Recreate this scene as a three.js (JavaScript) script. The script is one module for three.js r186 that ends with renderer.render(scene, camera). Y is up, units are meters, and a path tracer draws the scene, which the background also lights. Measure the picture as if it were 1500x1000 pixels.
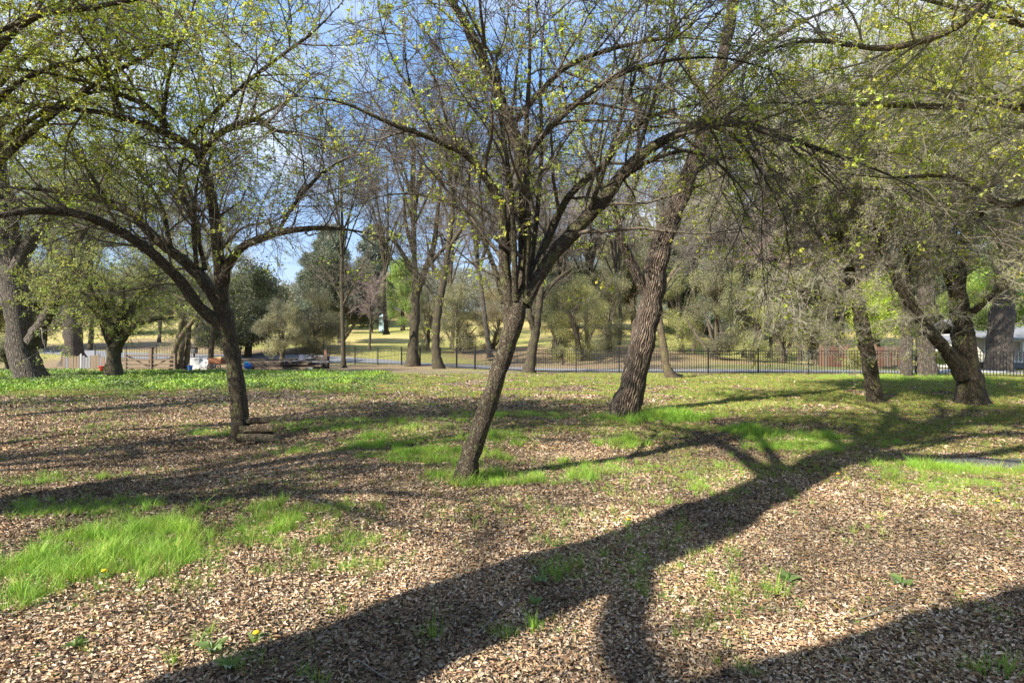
import * as THREE from 'three';
import { mergeGeometries } from 'three/addons/utils/BufferGeometryUtils.js';
import { RoundedBoxGeometry } from 'three/addons/geometries/RoundedBoxGeometry.js';

// ---------------------------------------------------------------- camera, sky, sun, exposure
const scene = new THREE.Scene();
const F = 800, EYE = 1.6;                                    // focal length in pixels of a 1500 x 1000 picture, eye height
const camera = new THREE.PerspectiveCamera(2 * Math.atan(500 / F) * 180 / Math.PI, 1.5, 0.05, 900);
camera.position.set(0, EYE, 0);
camera.lookAt(0, EYE, -10);
scene.add(camera);

const renderer = new THREE.WebGLRenderer({ antialias: true });
renderer.setSize(1024, 682);
renderer.toneMapping = THREE.LinearToneMapping;
renderer.toneMappingExposure = 2.3;
renderer.shadowMap.enabled = true;

const SUN_EL = 37 * Math.PI / 180;
const SH = [0.74, 0.673];                                   // the way shadows run on the ground: right, and away from the camera
const sun = new THREE.DirectionalLight(new THREE.Color(1.0, 0.94, 0.82), 5);
sun.position.set(-SH[0] * Math.cos(SUN_EL) * 60, Math.sin(SUN_EL) * 60, SH[1] * Math.cos(SUN_EL) * 60);
sun.target.position.set(0, 0, -20);
sun.position.add(sun.target.position);
sun.castShadow = true;
sun.shadow.mapSize.set(4096, 4096);
Object.assign(sun.shadow.camera, { left: -60, right: 60, top: 60, bottom: -60, near: 1, far: 220 });
scene.add(sun, sun.target);

// ---------------------------------------------------------------- random numbers and noise
function mulberry(a) {
  return () => { a |= 0; a = a + 0x6D2B79F5 | 0; let t = Math.imul(a ^ a >>> 15, 1 | a); t = t + Math.imul(t ^ t >>> 7, 61 | t) ^ t; return ((t ^ t >>> 14) >>> 0) / 4294967296; };
}
let rnd = mulberry(11);
const R = (a, b) => a + (b - a) * rnd();
const lerp = (a, b, t) => a + (b - a) * t, clamp = (x, a = 0, b = 1) => Math.min(b, Math.max(a, x));
const sstep = (a, b, x) => { const t = clamp((x - a) / (b - a)); return t * t * (3 - 2 * t); };
function hash3(x, y, z) { let h = Math.imul(x, 374761393) ^ Math.imul(y, 668265263) ^ Math.imul(z, 1274126177); h = Math.imul(h ^ h >>> 13, 1274126177); return ((h ^ h >>> 16) >>> 0) / 4294967296; }
function noise3(x, y, z) {
  const X = Math.floor(x), Y = Math.floor(y), Z = Math.floor(z), f = (t) => t * t * (3 - 2 * t);
  const u = f(x - X), v = f(y - Y), w = f(z - Z);
  const e = (a, b, c) => hash3(X + a, Y + b, Z + c);
  return lerp(lerp(lerp(e(0, 0, 0), e(1, 0, 0), u), lerp(e(0, 1, 0), e(1, 1, 0), u), v), lerp(lerp(e(0, 0, 1), e(1, 0, 1), u), lerp(e(0, 1, 1), e(1, 1, 1), u), v), w);
}
const fbm = (x, y, z, o = 4) => { let s = 0, a = 0.5, n = 0; for (let i = 0; i < o; i++) { s += a * noise3(x, y, z); n += a; x = x * 2.03 + 7.1; y = y * 2.03 + 3.7; z = z * 2.03 + 1.3; a *= 0.5; } return s / n; };
// tiling noise for textures
function tnoise(x, y, p, q, s) {
  const X = Math.floor(x), Y = Math.floor(y), f = (t) => t * t * (3 - 2 * t), u = f(x - X), v = f(y - Y);
  const e = (a, b) => hash3((X + a + p * 64) % p, (Y + b + q * 64) % q, s);
  return lerp(lerp(e(0, 0), e(1, 0), u), lerp(e(0, 1), e(1, 1), u), v);
}

// ---------------------------------------------------------------- the sky
{
  const W = 1024, H = 512, d = new Float32Array(W * H * 4);
  for (let j = 0; j < H; j++) for (let i = 0; i < W; i++) {
    const th = (i / W - 0.5) * 2 * Math.PI, ph = (j / H - 0.5) * Math.PI;
    const y = Math.sin(ph), x = Math.cos(ph) * Math.cos(th), z = Math.cos(ph) * Math.sin(th), e = Math.max(0, y);
    const k = Math.pow(1 - e, 3.2);
    let r = lerp(0.115, 0.29, k), g = lerp(0.235, 0.41, k), b = lerp(0.48, 0.56, k);
    const s = 1 / (e + 0.22), n = fbm(x * s * 1.3 + 3, z * s * 1.3, 4, 6), m = fbm(x * s * 4 + 9, z * s * 4, 2, 5);
    let c = sstep(0.46, 0.70, n * 0.75 + m * 0.25) * 0.85;
    c = Math.max(c, 0.55 * Math.pow(1 - e, 9));
    r = lerp(r, 0.54, c); g = lerp(g, 0.57, c); b = lerp(b, 0.61, c);
    if (y < 0) { r *= 0.5; g *= 0.5; b *= 0.45; }
    d.set([r, g, b, 1], (j * W + i) * 4);
  }
  const sky = new THREE.DataTexture(d, W, H, THREE.RGBAFormat, THREE.FloatType);
  sky.mapping = THREE.EquirectangularReflectionMapping;
  sky.magFilter = sky.minFilter = THREE.LinearFilter;
  sky.needsUpdate = true;
  scene.background = sky; scene.environment = sky;
  scene.backgroundIntensity = 1; scene.environmentIntensity = 1;
}

// ---------------------------------------------------------------- places
const V = (x, y, z) => new THREE.Vector3(x, y, z);
const depthOf = (z) => -z;
function groundY(X, Z) {                                     // X to the right, Z away from the camera
  let h = -0.005 * clamp(Z - 15, 0, 30);
  const b0 = sstep(41, 50, Z), b = b0 * (1 - 0.9 * sstep(12, 22, X) * (1 - sstep(60, 90, Z))), u = Math.max(0, Z - 43);
  h += b * 0.095 * Math.min(u, 110) + b * 0.5 * (fbm(X * 0.06, Z * 0.06, 5, 3) - 0.5) * 2.4;
  h -= 0.55 * sstep(20, 30, X) * sstep(31, 42, Z) * (1 - sstep(60, 80, Z));
  h += (fbm(X * 0.45 + 30, Z * 0.45 + 9, 1, 3) - 0.5) * 0.16 * sstep(1, 4, Z) * (1 - sstep(24, 30, Z)) + (noise3(X * 1.9 + 80, Z * 1.9 + 60, 3) - 0.5) * 0.03;
  return h;
}
const at = (px, py, Z) => V((px - 750) / F * Z, EYE - (py - 500) / F * Z, -Z);
const onGround = (px, Z) => { const X = (px - 750) / F * Z; return V(X, groundY(X, Z), -Z); };
const G = (px, py) => { const Z = EYE * F / (py - 500); return [(px - 750) / F * Z, Z]; };

// ---------------------------------------------------------------- object helpers
const used = {};
function numbered(n) { const k = used[n] = (used[n] ?? -1) + 1; return k ? n + '_' + String(k).padStart(3, '0') : n; }
function thing(name, label, category, pos = V(0, 0, 0), turn = 0, group) {
  const o = new THREE.Group(); o.name = numbered(name); o.position.copy(pos); o.rotation.y = turn;
  o.userData = { label, category }; if (group) o.userData.group = group;
  scene.add(o); return o;
}
function part(name, geo, mat, parent, pos, rot) {
  const m = new THREE.Mesh(geo, mat); m.name = name; m.castShadow = m.receiveShadow = true;
  if (pos) m.position.set(...pos); if (rot) m.rotation.set(...rot);
  parent.add(m); return m;
}
function stuff(name, geo, mat, mats, cols, parent, label, category) {
  const m = new THREE.InstancedMesh(geo, mat, mats.length); m.name = parent === scene ? numbered(name) : name;
  const c = new THREE.Color();
  for (let i = 0; i < mats.length; i++) { m.setMatrixAt(i, mats[i]); if (cols) m.setColorAt(i, c.setRGB(...cols[i])); }
  m.castShadow = m.receiveShadow = true; m.userData.kind = 'stuff';
  if (label) { m.userData.label = label; m.userData.category = category; }
  parent.add(m); return m;
}
const UPV = V(0, 1, 0), q0 = new THREE.Quaternion(), q1 = new THREE.Quaternion();
function place(p, dir, roll, s, sy = s) {                    // +Y of the copy along dir
  q0.setFromUnitVectors(UPV, dir); q1.setFromAxisAngle(UPV, roll); q0.multiply(q1);
  return new THREE.Matrix4().compose(p, q0, V(s, sy, s));
}

// ---------------------------------------------------------------- textures
function tex(n, fn, rep = [1, 1], srgb = false) {
  const d = new Uint8Array(n * n * 4);
  for (let j = 0; j < n; j++) for (let i = 0; i < n; i++) { const c = fn(i / n, j / n); const k = (j * n + i) * 4; d[k] = clamp(c[0]) * 255; d[k + 1] = clamp(c[1]) * 255; d[k + 2] = clamp(c[2]) * 255; d[k + 3] = 255; }
  const t = new THREE.DataTexture(d, n, n); t.wrapS = t.wrapT = THREE.RepeatWrapping; t.magFilter = THREE.LinearFilter; t.minFilter = THREE.LinearMipmapLinearFilter; t.generateMipmaps = true;
  if (srgb) t.colorSpace = THREE.SRGBColorSpace;
  t.repeat.set(...rep); t.needsUpdate = true; return t;
}
const tf = (u, v, a, b, s, o = 4) => { let r = 0, w = 0.5, n = 0; for (let i = 0; i < o; i++) { r += w * tnoise(u * a, v * b, a, b, s + i); n += w; a *= 2; b *= 2; w *= 0.5; } return r / n; };
function furrow(u, v) {                                      // rough oak bark, 0 in the cracks
  const w = tf(u, v, 5, 3, 31, 3) * 0.9, x = (u * 9 + w * 2.2), f = Math.abs((x % 1 + 1) % 1 - 0.5) * 2;
  const cross = tf(u, v, 12, 14, 57, 2);
  return clamp(Math.pow(f, 0.7) * 0.75 + cross * 0.35 + tf(u, v, 24, 24, 71, 2) * 0.2 - 0.15);
}
const oakBump = tex(512, (u, v) => { const f = furrow(u, v); return [f, f, f]; });
const oakMap = tex(512, (u, v) => {
  const f = furrow(u, v), n = tf(u, v, 6, 4, 5), l = sstep(0.58, 0.72, tf(u, v, 14, 10, 91, 3));
  const k = lerp(0.10, 0.95, f) * lerp(0.7, 1.2, n);
  let c = [0.24 * k, 0.185 * k, 0.145 * k]; c = c.map((x, i) => lerp(x, [0.34, 0.33, 0.27][i] * k, l * 0.55)); return c;
});
const limbMap = tex(512, (u, v) => {                         // dark bark blotched with grey-green lichen
  const n = tf(u, v, 4, 6, 8), f = tf(u, v, 36, 10, 12, 4), l = sstep(0.55, 0.66, tf(u, v, 30, 36, 44, 4)), g = sstep(0.56, 0.7, tf(u, v, 5, 5, 66, 3));
  const k = lerp(0.4, 1.05, f) * lerp(0.7, 1.2, n);
  let c = [0.088 * k, 0.062 * k, 0.041 * k];
  c = c.map((x, i) => lerp(x, [0.115, 0.115, 0.035][i] * (0.7 + f * 0.6), g * 0.7));
  c = c.map((x, i) => lerp(x, [0.23, 0.225, 0.15][i] * (0.5 + f * 0.8), l * 0.55)); return c;
});
const limbBump = tex(512, (u, v) => { const l = sstep(0.5, 0.66, tf(u, v, 22, 26, 44, 4)), f = tf(u, v, 36, 10, 12, 4); const k = 0.25 + l * 0.4 + f * 0.35; return [k, k, k]; });
const litterMap = tex(1024, (u, v) => {                      // fine leaf mosaic, a multiplier
  const a = tf(u, v, 60, 60, 3, 3), b = tf(u, v, 6, 6, 21, 4), c = tf(u, v, 130, 130, 33, 2);
  const k = clamp(0.10 + sstep(0.25, 0.8, a * 0.6 + c * 0.4) * 0.95) * lerp(0.75, 1.1, b); return [k, k * lerp(0.95, 1, c), k * lerp(0.86, 1, a)];
});
const litterBump = tex(1024, (u, v) => { const k = tf(u, v, 60, 60, 3, 3) * 0.7 + tf(u, v, 130, 130, 33, 2) * 0.3; return [k, k, k]; });
const woodMap = tex(256, (u, v) => { const k = 0.55 + 0.45 * tf(u, v, 24, 3, 14, 4) * lerp(0.8, 1.2, tf(u, v, 4, 4, 15, 3)); return [k, k, k]; });
const roughMap = tex(256, (u, v) => { const k = 0.72 + 0.28 * tf(u, v, 12, 12, 19, 5); return [k, k, k]; });

const std = (c, o = {}) => new THREE.MeshStandardMaterial({ color: new THREE.Color().setRGB(...c), roughness: 0.85, ...o });
const M = {
  oak: std([1, 1, 1], { map: oakMap, bumpMap: oakBump, bumpScale: 0.07, roughness: 0.95 }),
  lightOak: std([1.12, 1.03, 0.95], { map: oakMap, bumpMap: oakBump, bumpScale: 0.07, roughness: 0.95 }),
  greyOak: std([1.05, 1.08, 1.1], { map: oakMap, bumpMap: oakBump, bumpScale: 0.06, roughness: 0.95 }),
  limb: std([1, 1, 1], { map: limbMap, bumpMap: limbBump, bumpScale: 0.03, roughness: 0.95 }),
  pale: std([1.9, 1.85, 1.75], { map: limbMap, bumpMap: limbBump, bumpScale: 0.03, roughness: 0.95 }),
  twig: std([0.135, 0.11, 0.08], { roughness: 0.9 }),
  twigGrey: std([0.19, 0.165, 0.135], { roughness: 0.95 }),
  twigPale: std([0.33, 0.30, 0.22], { roughness: 0.95 }),
  grass: new THREE.MeshPhysicalMaterial({ color: 0xffffff, vertexColors: true, roughness: 0.7, transmission: 0.35, thickness: 0, side: THREE.DoubleSide }),
  leaf: new THREE.MeshPhysicalMaterial({ color: 0xffffff, vertexColors: true, roughness: 0.8, transmission: 0.66, thickness: 0, side: THREE.DoubleSide }),
  dryLeaf: new THREE.MeshStandardMaterial({ color: 0xffffff, roughness: 0.8, side: THREE.DoubleSide }),
  lichen: std([0.135, 0.14, 0.075], { roughness: 1, side: THREE.DoubleSide }),
  iron: std([0.02, 0.02, 0.022], { roughness: 0.5, metalness: 0.3 }),
  wood: std([0.22, 0.16, 0.11], { map: woodMap }), greyWood: std([0.24, 0.235, 0.24], { map: woodMap }), darkWood: std([0.09, 0.065, 0.05], { map: woodMap }),
  redWood: std([0.42, 0.17, 0.09], { map: woodMap }),
  white: std([0.66, 0.66, 0.66], { map: roughMap, roughness: 0.6 }), cream: std([0.62, 0.58, 0.47], { map: roughMap }),
  roof: std([0.2, 0.205, 0.22], { map: roughMap }), glass: std([0.03, 0.04, 0.045], { roughness: 0.08 }), slate: std([0.11, 0.13, 0.16], { map: roughMap }),
  rust: std([0.34, 0.13, 0.06], { map: roughMap, roughness: 0.8 }), red: std([0.62, 0.05, 0.03], { roughness: 0.5 }), blue: std([0.02, 0.12, 0.42], { roughness: 0.5 }), teal: std([0.02, 0.30, 0.42], { roughness: 0.6 }),
  stone: std([0.27, 0.25, 0.22], { map: roughMap }), tank: std([0.42, 0.58, 0.60], { map: roughMap, roughness: 0.5 }), steel: std([0.4, 0.4, 0.4], { roughness: 0.5, metalness: 0.6 }),
  road: std([0.22, 0.225, 0.24], { map: roughMap, roughness: 0.9 }), gravel: std([0.42, 0.41, 0.40], { roughness: 0.9 }), yellow: std([0.75, 0.45, 0.01], { roughness: 0.8 }), stem: std([0.16, 0.25, 0.05]),
};

// ---------------------------------------------------------------- geometry collector for tubes
class Geo {
  constructor() { this.p = []; this.n = []; this.u = []; this.i = []; }
  tube(pts, rs, sides, amp = 0, seed = 0, root = 0) {
    const n = pts.length, t = V(), a = V(), b = V(); let prev = null, len = 0;
    const start = this.p.length / 3, circ = Math.max(1, Math.round(rs[0] * 6.28 / 0.5 * 2) / 2) * 1;
    for (let k = 0; k < n; k++) {
      t.subVectors(pts[Math.min(n - 1, k + 1)], pts[Math.max(0, k - 1)]).normalize();
      if (!prev) { a.set(Math.abs(t.x) > 0.8 ? 0 : 1, 0, Math.abs(t.x) > 0.8 ? 1 : 0); } else a.copy(prev);
      a.addScaledVector(t, -a.dot(t)).normalize(); prev = a.clone(); b.crossVectors(t, a);
      if (k) len += pts[k].distanceTo(pts[k - 1]);
      for (let s = 0; s <= sides; s++) {
        const w = s / sides * Math.PI * 2, c = Math.cos(w), d = Math.sin(w);
        let r = rs[k];
        if (amp) r *= 1 + amp * ((noise3(c * 1.3 + seed, d * 1.3, len * 1.6 / Math.max(0.15, rs[0])) - 0.5) * 1.6 + (noise3(c * 3 + seed, d * 3 + 9, len * 0.9 / Math.max(0.1, rs[0])) - 0.5) * 0.8);
        if (root) r *= 1 + root * Math.exp(-len / (rs[0] * 0.9)) * (noise3(c * 1.9 + seed, d * 1.9, 5) * 2.2 - 0.7);
        const nx = a.x * c + b.x * d, ny = a.y * c + b.y * d, nz = a.z * c + b.z * d;
        this.p.push(pts[k].x + nx * r, pts[k].y + ny * r, pts[k].z + nz * r); this.n.push(nx, ny, nz); this.u.push(s / sides * circ, len / 0.6);
      }
    }
    const m = sides + 1;
    for (let k = 0; k < n - 1; k++) for (let s = 0; s < sides; s++) { const o = start + k * m + s; this.i.push(o, o + 1, o + m, o + 1, o + m + 1, o + m); }
  }
  build() {
    const g = new THREE.BufferGeometry();
    g.setAttribute('position', new THREE.Float32BufferAttribute(this.p, 3)); g.setAttribute('normal', new THREE.Float32BufferAttribute(this.n, 3)); g.setAttribute('uv', new THREE.Float32BufferAttribute(this.u, 2));
    g.setIndex(this.i); return g;
  }
}
function smooth(path, step) {                                // path of [Vector3, radius] to points and radii along a curve
  const c = new THREE.CatmullRomCurve3(path.map((a) => a[0]), false, 'centripetal'), pts = [], rs = [], L = path.length - 1;
  let len = 0; for (let i = 0; i < L; i++) len += path[i][0].distanceTo(path[i + 1][0]);
  const n = Math.max(4, Math.ceil(len / step));
  for (let k = 0; k <= n; k++) { const u = k / n, x = u * L, i = Math.min(L - 1, Math.floor(x)); pts.push(c.getPoint(u)); rs.push(lerp(path[i][1], path[i + 1][1], x - i)); }
  return { pts, rs, len };
}
function wander(p0, d0, len, r0, r1, n, kink, lift) {
  const pts = [p0.clone()], rs = [r0], d = d0.clone(), p = p0.clone();
  for (let i = 1; i <= n; i++) {
    d.x += R(-kink, kink); d.y += R(-kink, kink) + lift * (i / n); d.z += R(-kink, kink); d.normalize();
    p.addScaledVector(d, len / n); pts.push(p.clone()); rs.push(lerp(r0, r1, i / n));
  }
  return { pts, rs, len };
}
function sampleAt(b, t) { const x = t * (b.pts.length - 1), i = Math.min(b.pts.length - 2, Math.floor(x)), f = x - i; return { p: b.pts[i].clone().lerp(b.pts[i + 1], f), t: b.pts[i + 1].clone().sub(b.pts[i]).normalize(), r: lerp(b.rs[i], b.rs[i + 1], f) }; }
function sideways(t, a, up) {                                // a direction leaving t by about the angle a
  const v = V(R(-1, 1), R(-1, 1), R(-1, 1)); v.addScaledVector(t, -v.dot(t)).normalize(); v.y += up; v.addScaledVector(t, -v.dot(t)).normalize();
  return t.clone().multiplyScalar(Math.cos(a)).addScaledVector(v, Math.sin(a)).normalize();
}

// ---------------------------------------------------------------- twig sprays and leaf sprays (unit long, along +Y)
function sprayWood(seed, shoots, thick) {
  rnd = mulberry(seed); const g = new Geo(), tips = [];
  const main = wander(V(0, 0, 0), UPV, 1, thick, thick * 0.4, 4, 0.22, 0); g.tube(main.pts, main.rs, 3);
  for (let k = 0; k < shoots; k++) { const s = sampleAt(main, R(0.08, 0.9)); const b = wander(s.p, sideways(s.t, R(0.6, 1.1), 0.15), R(0.2, 0.55), thick * 0.7, thick * 0.3, 2, 0.25, 0); g.tube(b.pts, b.rs, 3); tips.push(b); }
  return { geo: g.build(), lines: [main, ...tips] };
}
function leafGeo(list, w, fold) {                            // [position, direction, length, shade]; each leaf a folded pointed blade
  const p = [], c = [], idx = [], x = V(), y = V(), z = V();
  for (const [o, d, L, col] of list) {
    y.copy(d); x.set(R(-1, 1), R(-1, 1), R(-1, 1)); x.addScaledVector(y, -x.dot(y)).normalize(); z.crossVectors(x, y);
    const k = p.length / 3, W = L * w;
    const q = (a, b, e) => { p.push(o.x + x.x * a + y.x * b + z.x * e, o.y + x.y * a + y.y * b + z.y * e, o.z + x.z * a + y.z * b + z.z * e); c.push(...col); };
    q(0, 0, 0); q(W, L * 0.5, L * fold); q(0, L, -L * 0.12); q(-W, L * 0.5, L * fold); idx.push(k, k + 1, k + 2, k, k + 2, k + 3);
  }
  const g = new THREE.BufferGeometry(); g.setAttribute('position', new THREE.Float32BufferAttribute(p, 3)); g.setAttribute('color', new THREE.Float32BufferAttribute(c, 3)); g.setIndex(idx); g.computeVertexNormals(); return g;
}
function sprayLeaves(lines, seed, n, size, w, cols) {
  rnd = mulberry(seed); const list = [];
  for (let k = 0; k < n; k++) {
    const l = lines[Math.floor(rnd() * lines.length)], s = sampleAt(l, R(0.25, 1)), m = 2 + Math.floor(rnd() * 4);
    for (let j = 0; j < m; j++) { const c = cols[Math.floor(rnd() * cols.length)], v = R(0.7, 1.25); list.push([s.p, sideways(s.t, R(0.4, 1.3), 0.3), size * R(0.6, 1.3), [c[0] * v, c[1] * v, c[2] * v]]); }
  }
  return leafGeo(list, w, 0.16);
}
const FRESH = [[0.72, 0.78, 0.06], [0.62, 0.72, 0.07], [0.46, 0.62, 0.09], [0.80, 0.76, 0.07]];
const woodA = sprayWood(3, 6, 0.010), woodB = sprayWood(4, 8, 0.009), woodC = sprayWood(5, 11, 0.013);
const leavesA = sprayLeaves(woodA.lines, 6, 9, 0.105, 0.3, FRESH), leavesB = sprayLeaves(woodB.lines, 7, 11, 0.085, 0.27, FRESH);
function blob(seed, n, size, w, cols, flat = 1) {            // a loose ball of small leaves for crowns farther off
  rnd = mulberry(seed); const list = [];
  while (list.length < n) {
    const v = V(R(-1, 1), R(-1, 1), R(-1, 1)); if (v.length() > 1) continue; v.y *= flat;
    const c = cols[Math.floor(rnd() * cols.length)], k = R(0.6, 1.3); list.push([v, V(R(-1, 1), R(-0.6, 1), R(-1, 1)).normalize(), size * R(0.6, 1.4), [c[0] * k, c[1] * k, c[2] * k]]);
  }
  return leafGeo(list, w, 0.1);
}
const OLIVE = [[0.17, 0.17, 0.085], [0.13, 0.14, 0.065], [0.22, 0.21, 0.11], [0.09, 0.10, 0.045]];
const DARK = [[0.065, 0.085, 0.035], [0.045, 0.06, 0.025], [0.10, 0.12, 0.05]];
const BRIGHT = [[0.24, 0.31, 0.04], [0.17, 0.25, 0.04], [0.30, 0.34, 0.05]];
const NEEDLE = [[0.07, 0.10, 0.05], [0.10, 0.13, 0.07], [0.05, 0.08, 0.05]];
const blobs = { olive: blob(21, 60, 0.21, 0.25, OLIVE), dark: blob(22, 64, 0.22, 0.28, DARK), bright: blob(23, 60, 0.26, 0.32, BRIGHT), pine: blob(24, 80, 0.5, 0.035, NEEDLE, 0.6), willow: blob(25, 54, 0.22, 0.22, [[0.25, 0.26, 0.09], [0.19, 0.21, 0.07], [0.31, 0.30, 0.12]]) };
const lichenTuft = (() => { rnd = mulberry(40); const l = []; for (let k = 0; k < 14; k++) l.push([V(0, 0, 0), V(R(-1, 1), R(0.1, 1), R(-1, 1)).normalize(), R(0.6, 1.1), [1, 1, 1]]); return leafGeo(l, 0.22, 0.1); })();

// ---------------------------------------------------------------- a tree grown on a given trunk and given limbs
function growTree(o, seed, spec) {
  rnd = mulberry(seed);
  const B = o.position, loc = (path) => path.map(([p, r]) => [p.clone().sub(B), r]);
  const S = { bark: M.limb, twig: M.twig, gap1: 0.24, len1: [0.7, 1.8], gap2: 0.15, len2: [0.3, 0.8], gap3: 0.17, spray: [0.22, 0.4], leaf: 0.8, lift1: 0.05, lift2: 0.0, twigR: 0.006, kink: 0.22, lichen: 0, tint: [1, 1, 1], t0: 0.12, ...spec };
  const trunk = smooth(loc(S.trunk), 0.1), tg = new Geo();
  const r0 = trunk.rs[0]; trunk.rs = trunk.rs.map((r, i) => 0.9 * r * (1 + (S.flare ?? 0.45) * Math.exp(-i * trunk.len / trunk.rs.length / (r0 * 1.2))));
  tg.tube(trunk.pts, trunk.rs, S.sides ?? 22, 0.26, seed % 50, S.root ?? 0.3); part('trunk', tg.build(), S.bark, o);
  const carriers = [], lm = [], wood = new Geo(), twigs = [], leaves = [], cols = [];
  const lich = (b, n) => { for (let k = 0; k < n; k++) { const s = sampleAt(b, rnd()), d = sideways(s.t, R(1.2, 1.7), 0.3); lm.push(place(s.p.clone().addScaledVector(d, s.r * 0.95), d, R(0, 6), R(0.008, 0.02))); } };
  if (S.lichen) lich(trunk, trunk.len * 60 * S.lichen);
  for (const L of S.limbs) {
    const b = smooth(loc(L), 0.12), g = new Geo(); b.rs = b.rs.map((x, i) => x * (S.fat ?? 1) * Math.min(1, 0.22 + (b.rs.length - 1 - i) * 0.07)); g.tube(b.pts, b.rs, b.rs[0] > 0.05 ? 12 : 8, 0.2, seed % 37 + carriers.length);
    part('limb', g.build(), S.bark, o); carriers.push(b); if (S.lichen) lich(b, b.len * 55 * S.lichen);
  }
  const sprout = (b, t) => {
    const s = sampleAt(b, t), len = R(...S.len1) * lerp(1, 0.65, t), r = Math.max(0.007, Math.min(s.r * 0.55, 0.006 + len * 0.011));
    const c = wander(s.p, sideways(s.t, R(0.5, 1.15), S.up ?? 0.35), len, r, S.twigR * 0.7, Math.max(4, Math.round(len / 0.2)), S.kink, S.lift1);
    wood.tube(c.pts, c.rs, 5); twigsOn(c);
    if (S.lichen) lich(c, c.len * 14 * S.lichen);
  };
  const spray = (p, d) => {
    const m = place(p, d, R(0, 6.28), R(...S.spray)); twigs.push(m);
    if (rnd() < (typeof S.leaf === 'function' ? S.leaf(p.clone().add(B)) : S.leaf)) { leaves.push(m); const k = R(0.75, 1.2), h = R(0.88, 1.12); cols.push([S.tint[0] * k * h, S.tint[1] * k, S.tint[2] * k]); }
  };
  const twigsOn = (c) => {
    const n = Math.round(c.len / S.gap2);
    for (let k = 0; k < n; k++) {
      const s = sampleAt(c, (k + rnd()) / n * 0.92 + 0.08), len = R(...S.len2);
      const e = wander(s.p, sideways(s.t, R(0.5, 1.2), 0.2), len, S.twigR, S.twigR * 0.45, 4, 0.25, S.lift2); wood.tube(e.pts, e.rs, 3);
      const m = Math.max(1, Math.round(len / S.gap3));
      for (let j = 0; j < m; j++) { const q = sampleAt(e, (j + rnd()) / m); spray(q.p, sideways(q.t, R(0.3, 1.0), 0.1)); }
      const q = sampleAt(e, 0.98); spray(q.p, q.t);
    }
    const q = sampleAt(c, 0.99); spray(q.p, q.t);
  };
  carriers.forEach((b, i) => { const n = Math.round(b.len / S.gap1); for (let k = 0; k < n; k++) sprout(b, S.t0 + (1 - S.t0) * (k + rnd()) / n); twigsOn({ ...b, len: b.len * 0.25 }); });
  part('branch', wood.build(), S.twig, o).userData.kind = 'stuff';
  if (twigs.length) stuff('twig', S.wood ?? woodA.geo, S.twig, twigs, null, o);
  if (leaves.length) stuff('foliage', S.leafGeo ?? leavesA, M.leaf, leaves, cols, o);
  if (lm.length) stuff('lichen', lichenTuft, M.lichen, lm, null, o);
  return o;
}
// limbs that arch from a fork to points spread through a crown
function archLimbs(from, r, n, C, rad, droop, seed) {
  rnd = mulberry(seed); const out = [];
  for (let k = 0; k < n; k++) {
    const a = k / n * 6.283 + R(-0.4, 0.4), y = R(-0.25, 1), w = Math.sqrt(Math.max(0.1, 1 - y * y * 0.8));
    const T = V(C.x + Math.cos(a) * rad.x * w * R(0.7, 1), C.y + y * rad.y, C.z + Math.sin(a) * rad.z * w * R(0.7, 1));
    const f = Array.isArray(from) ? from[k % from.length] : from, m = f.clone().lerp(T, 0.45); m.y = Math.max(m.y, lerp(f.y, T.y, 0.6)) + droop * R(0.3, 0.9);
    const m2 = m.clone().lerp(T, 0.55); m2.y += droop * 0.3; for (const v of [m, m2]) { v.x += R(-0.25, 0.25); v.z += R(-0.25, 0.25); }
    const s = r * R(0.7, 1); out.push([[f, s], [m, s * 0.62], [m2, s * 0.38], [T, s * 0.14]]);
  }
  return out;
}
const pathAt = (l) => l.map(([x, y, Z, r]) => [at(x, y, Z), r]);

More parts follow.
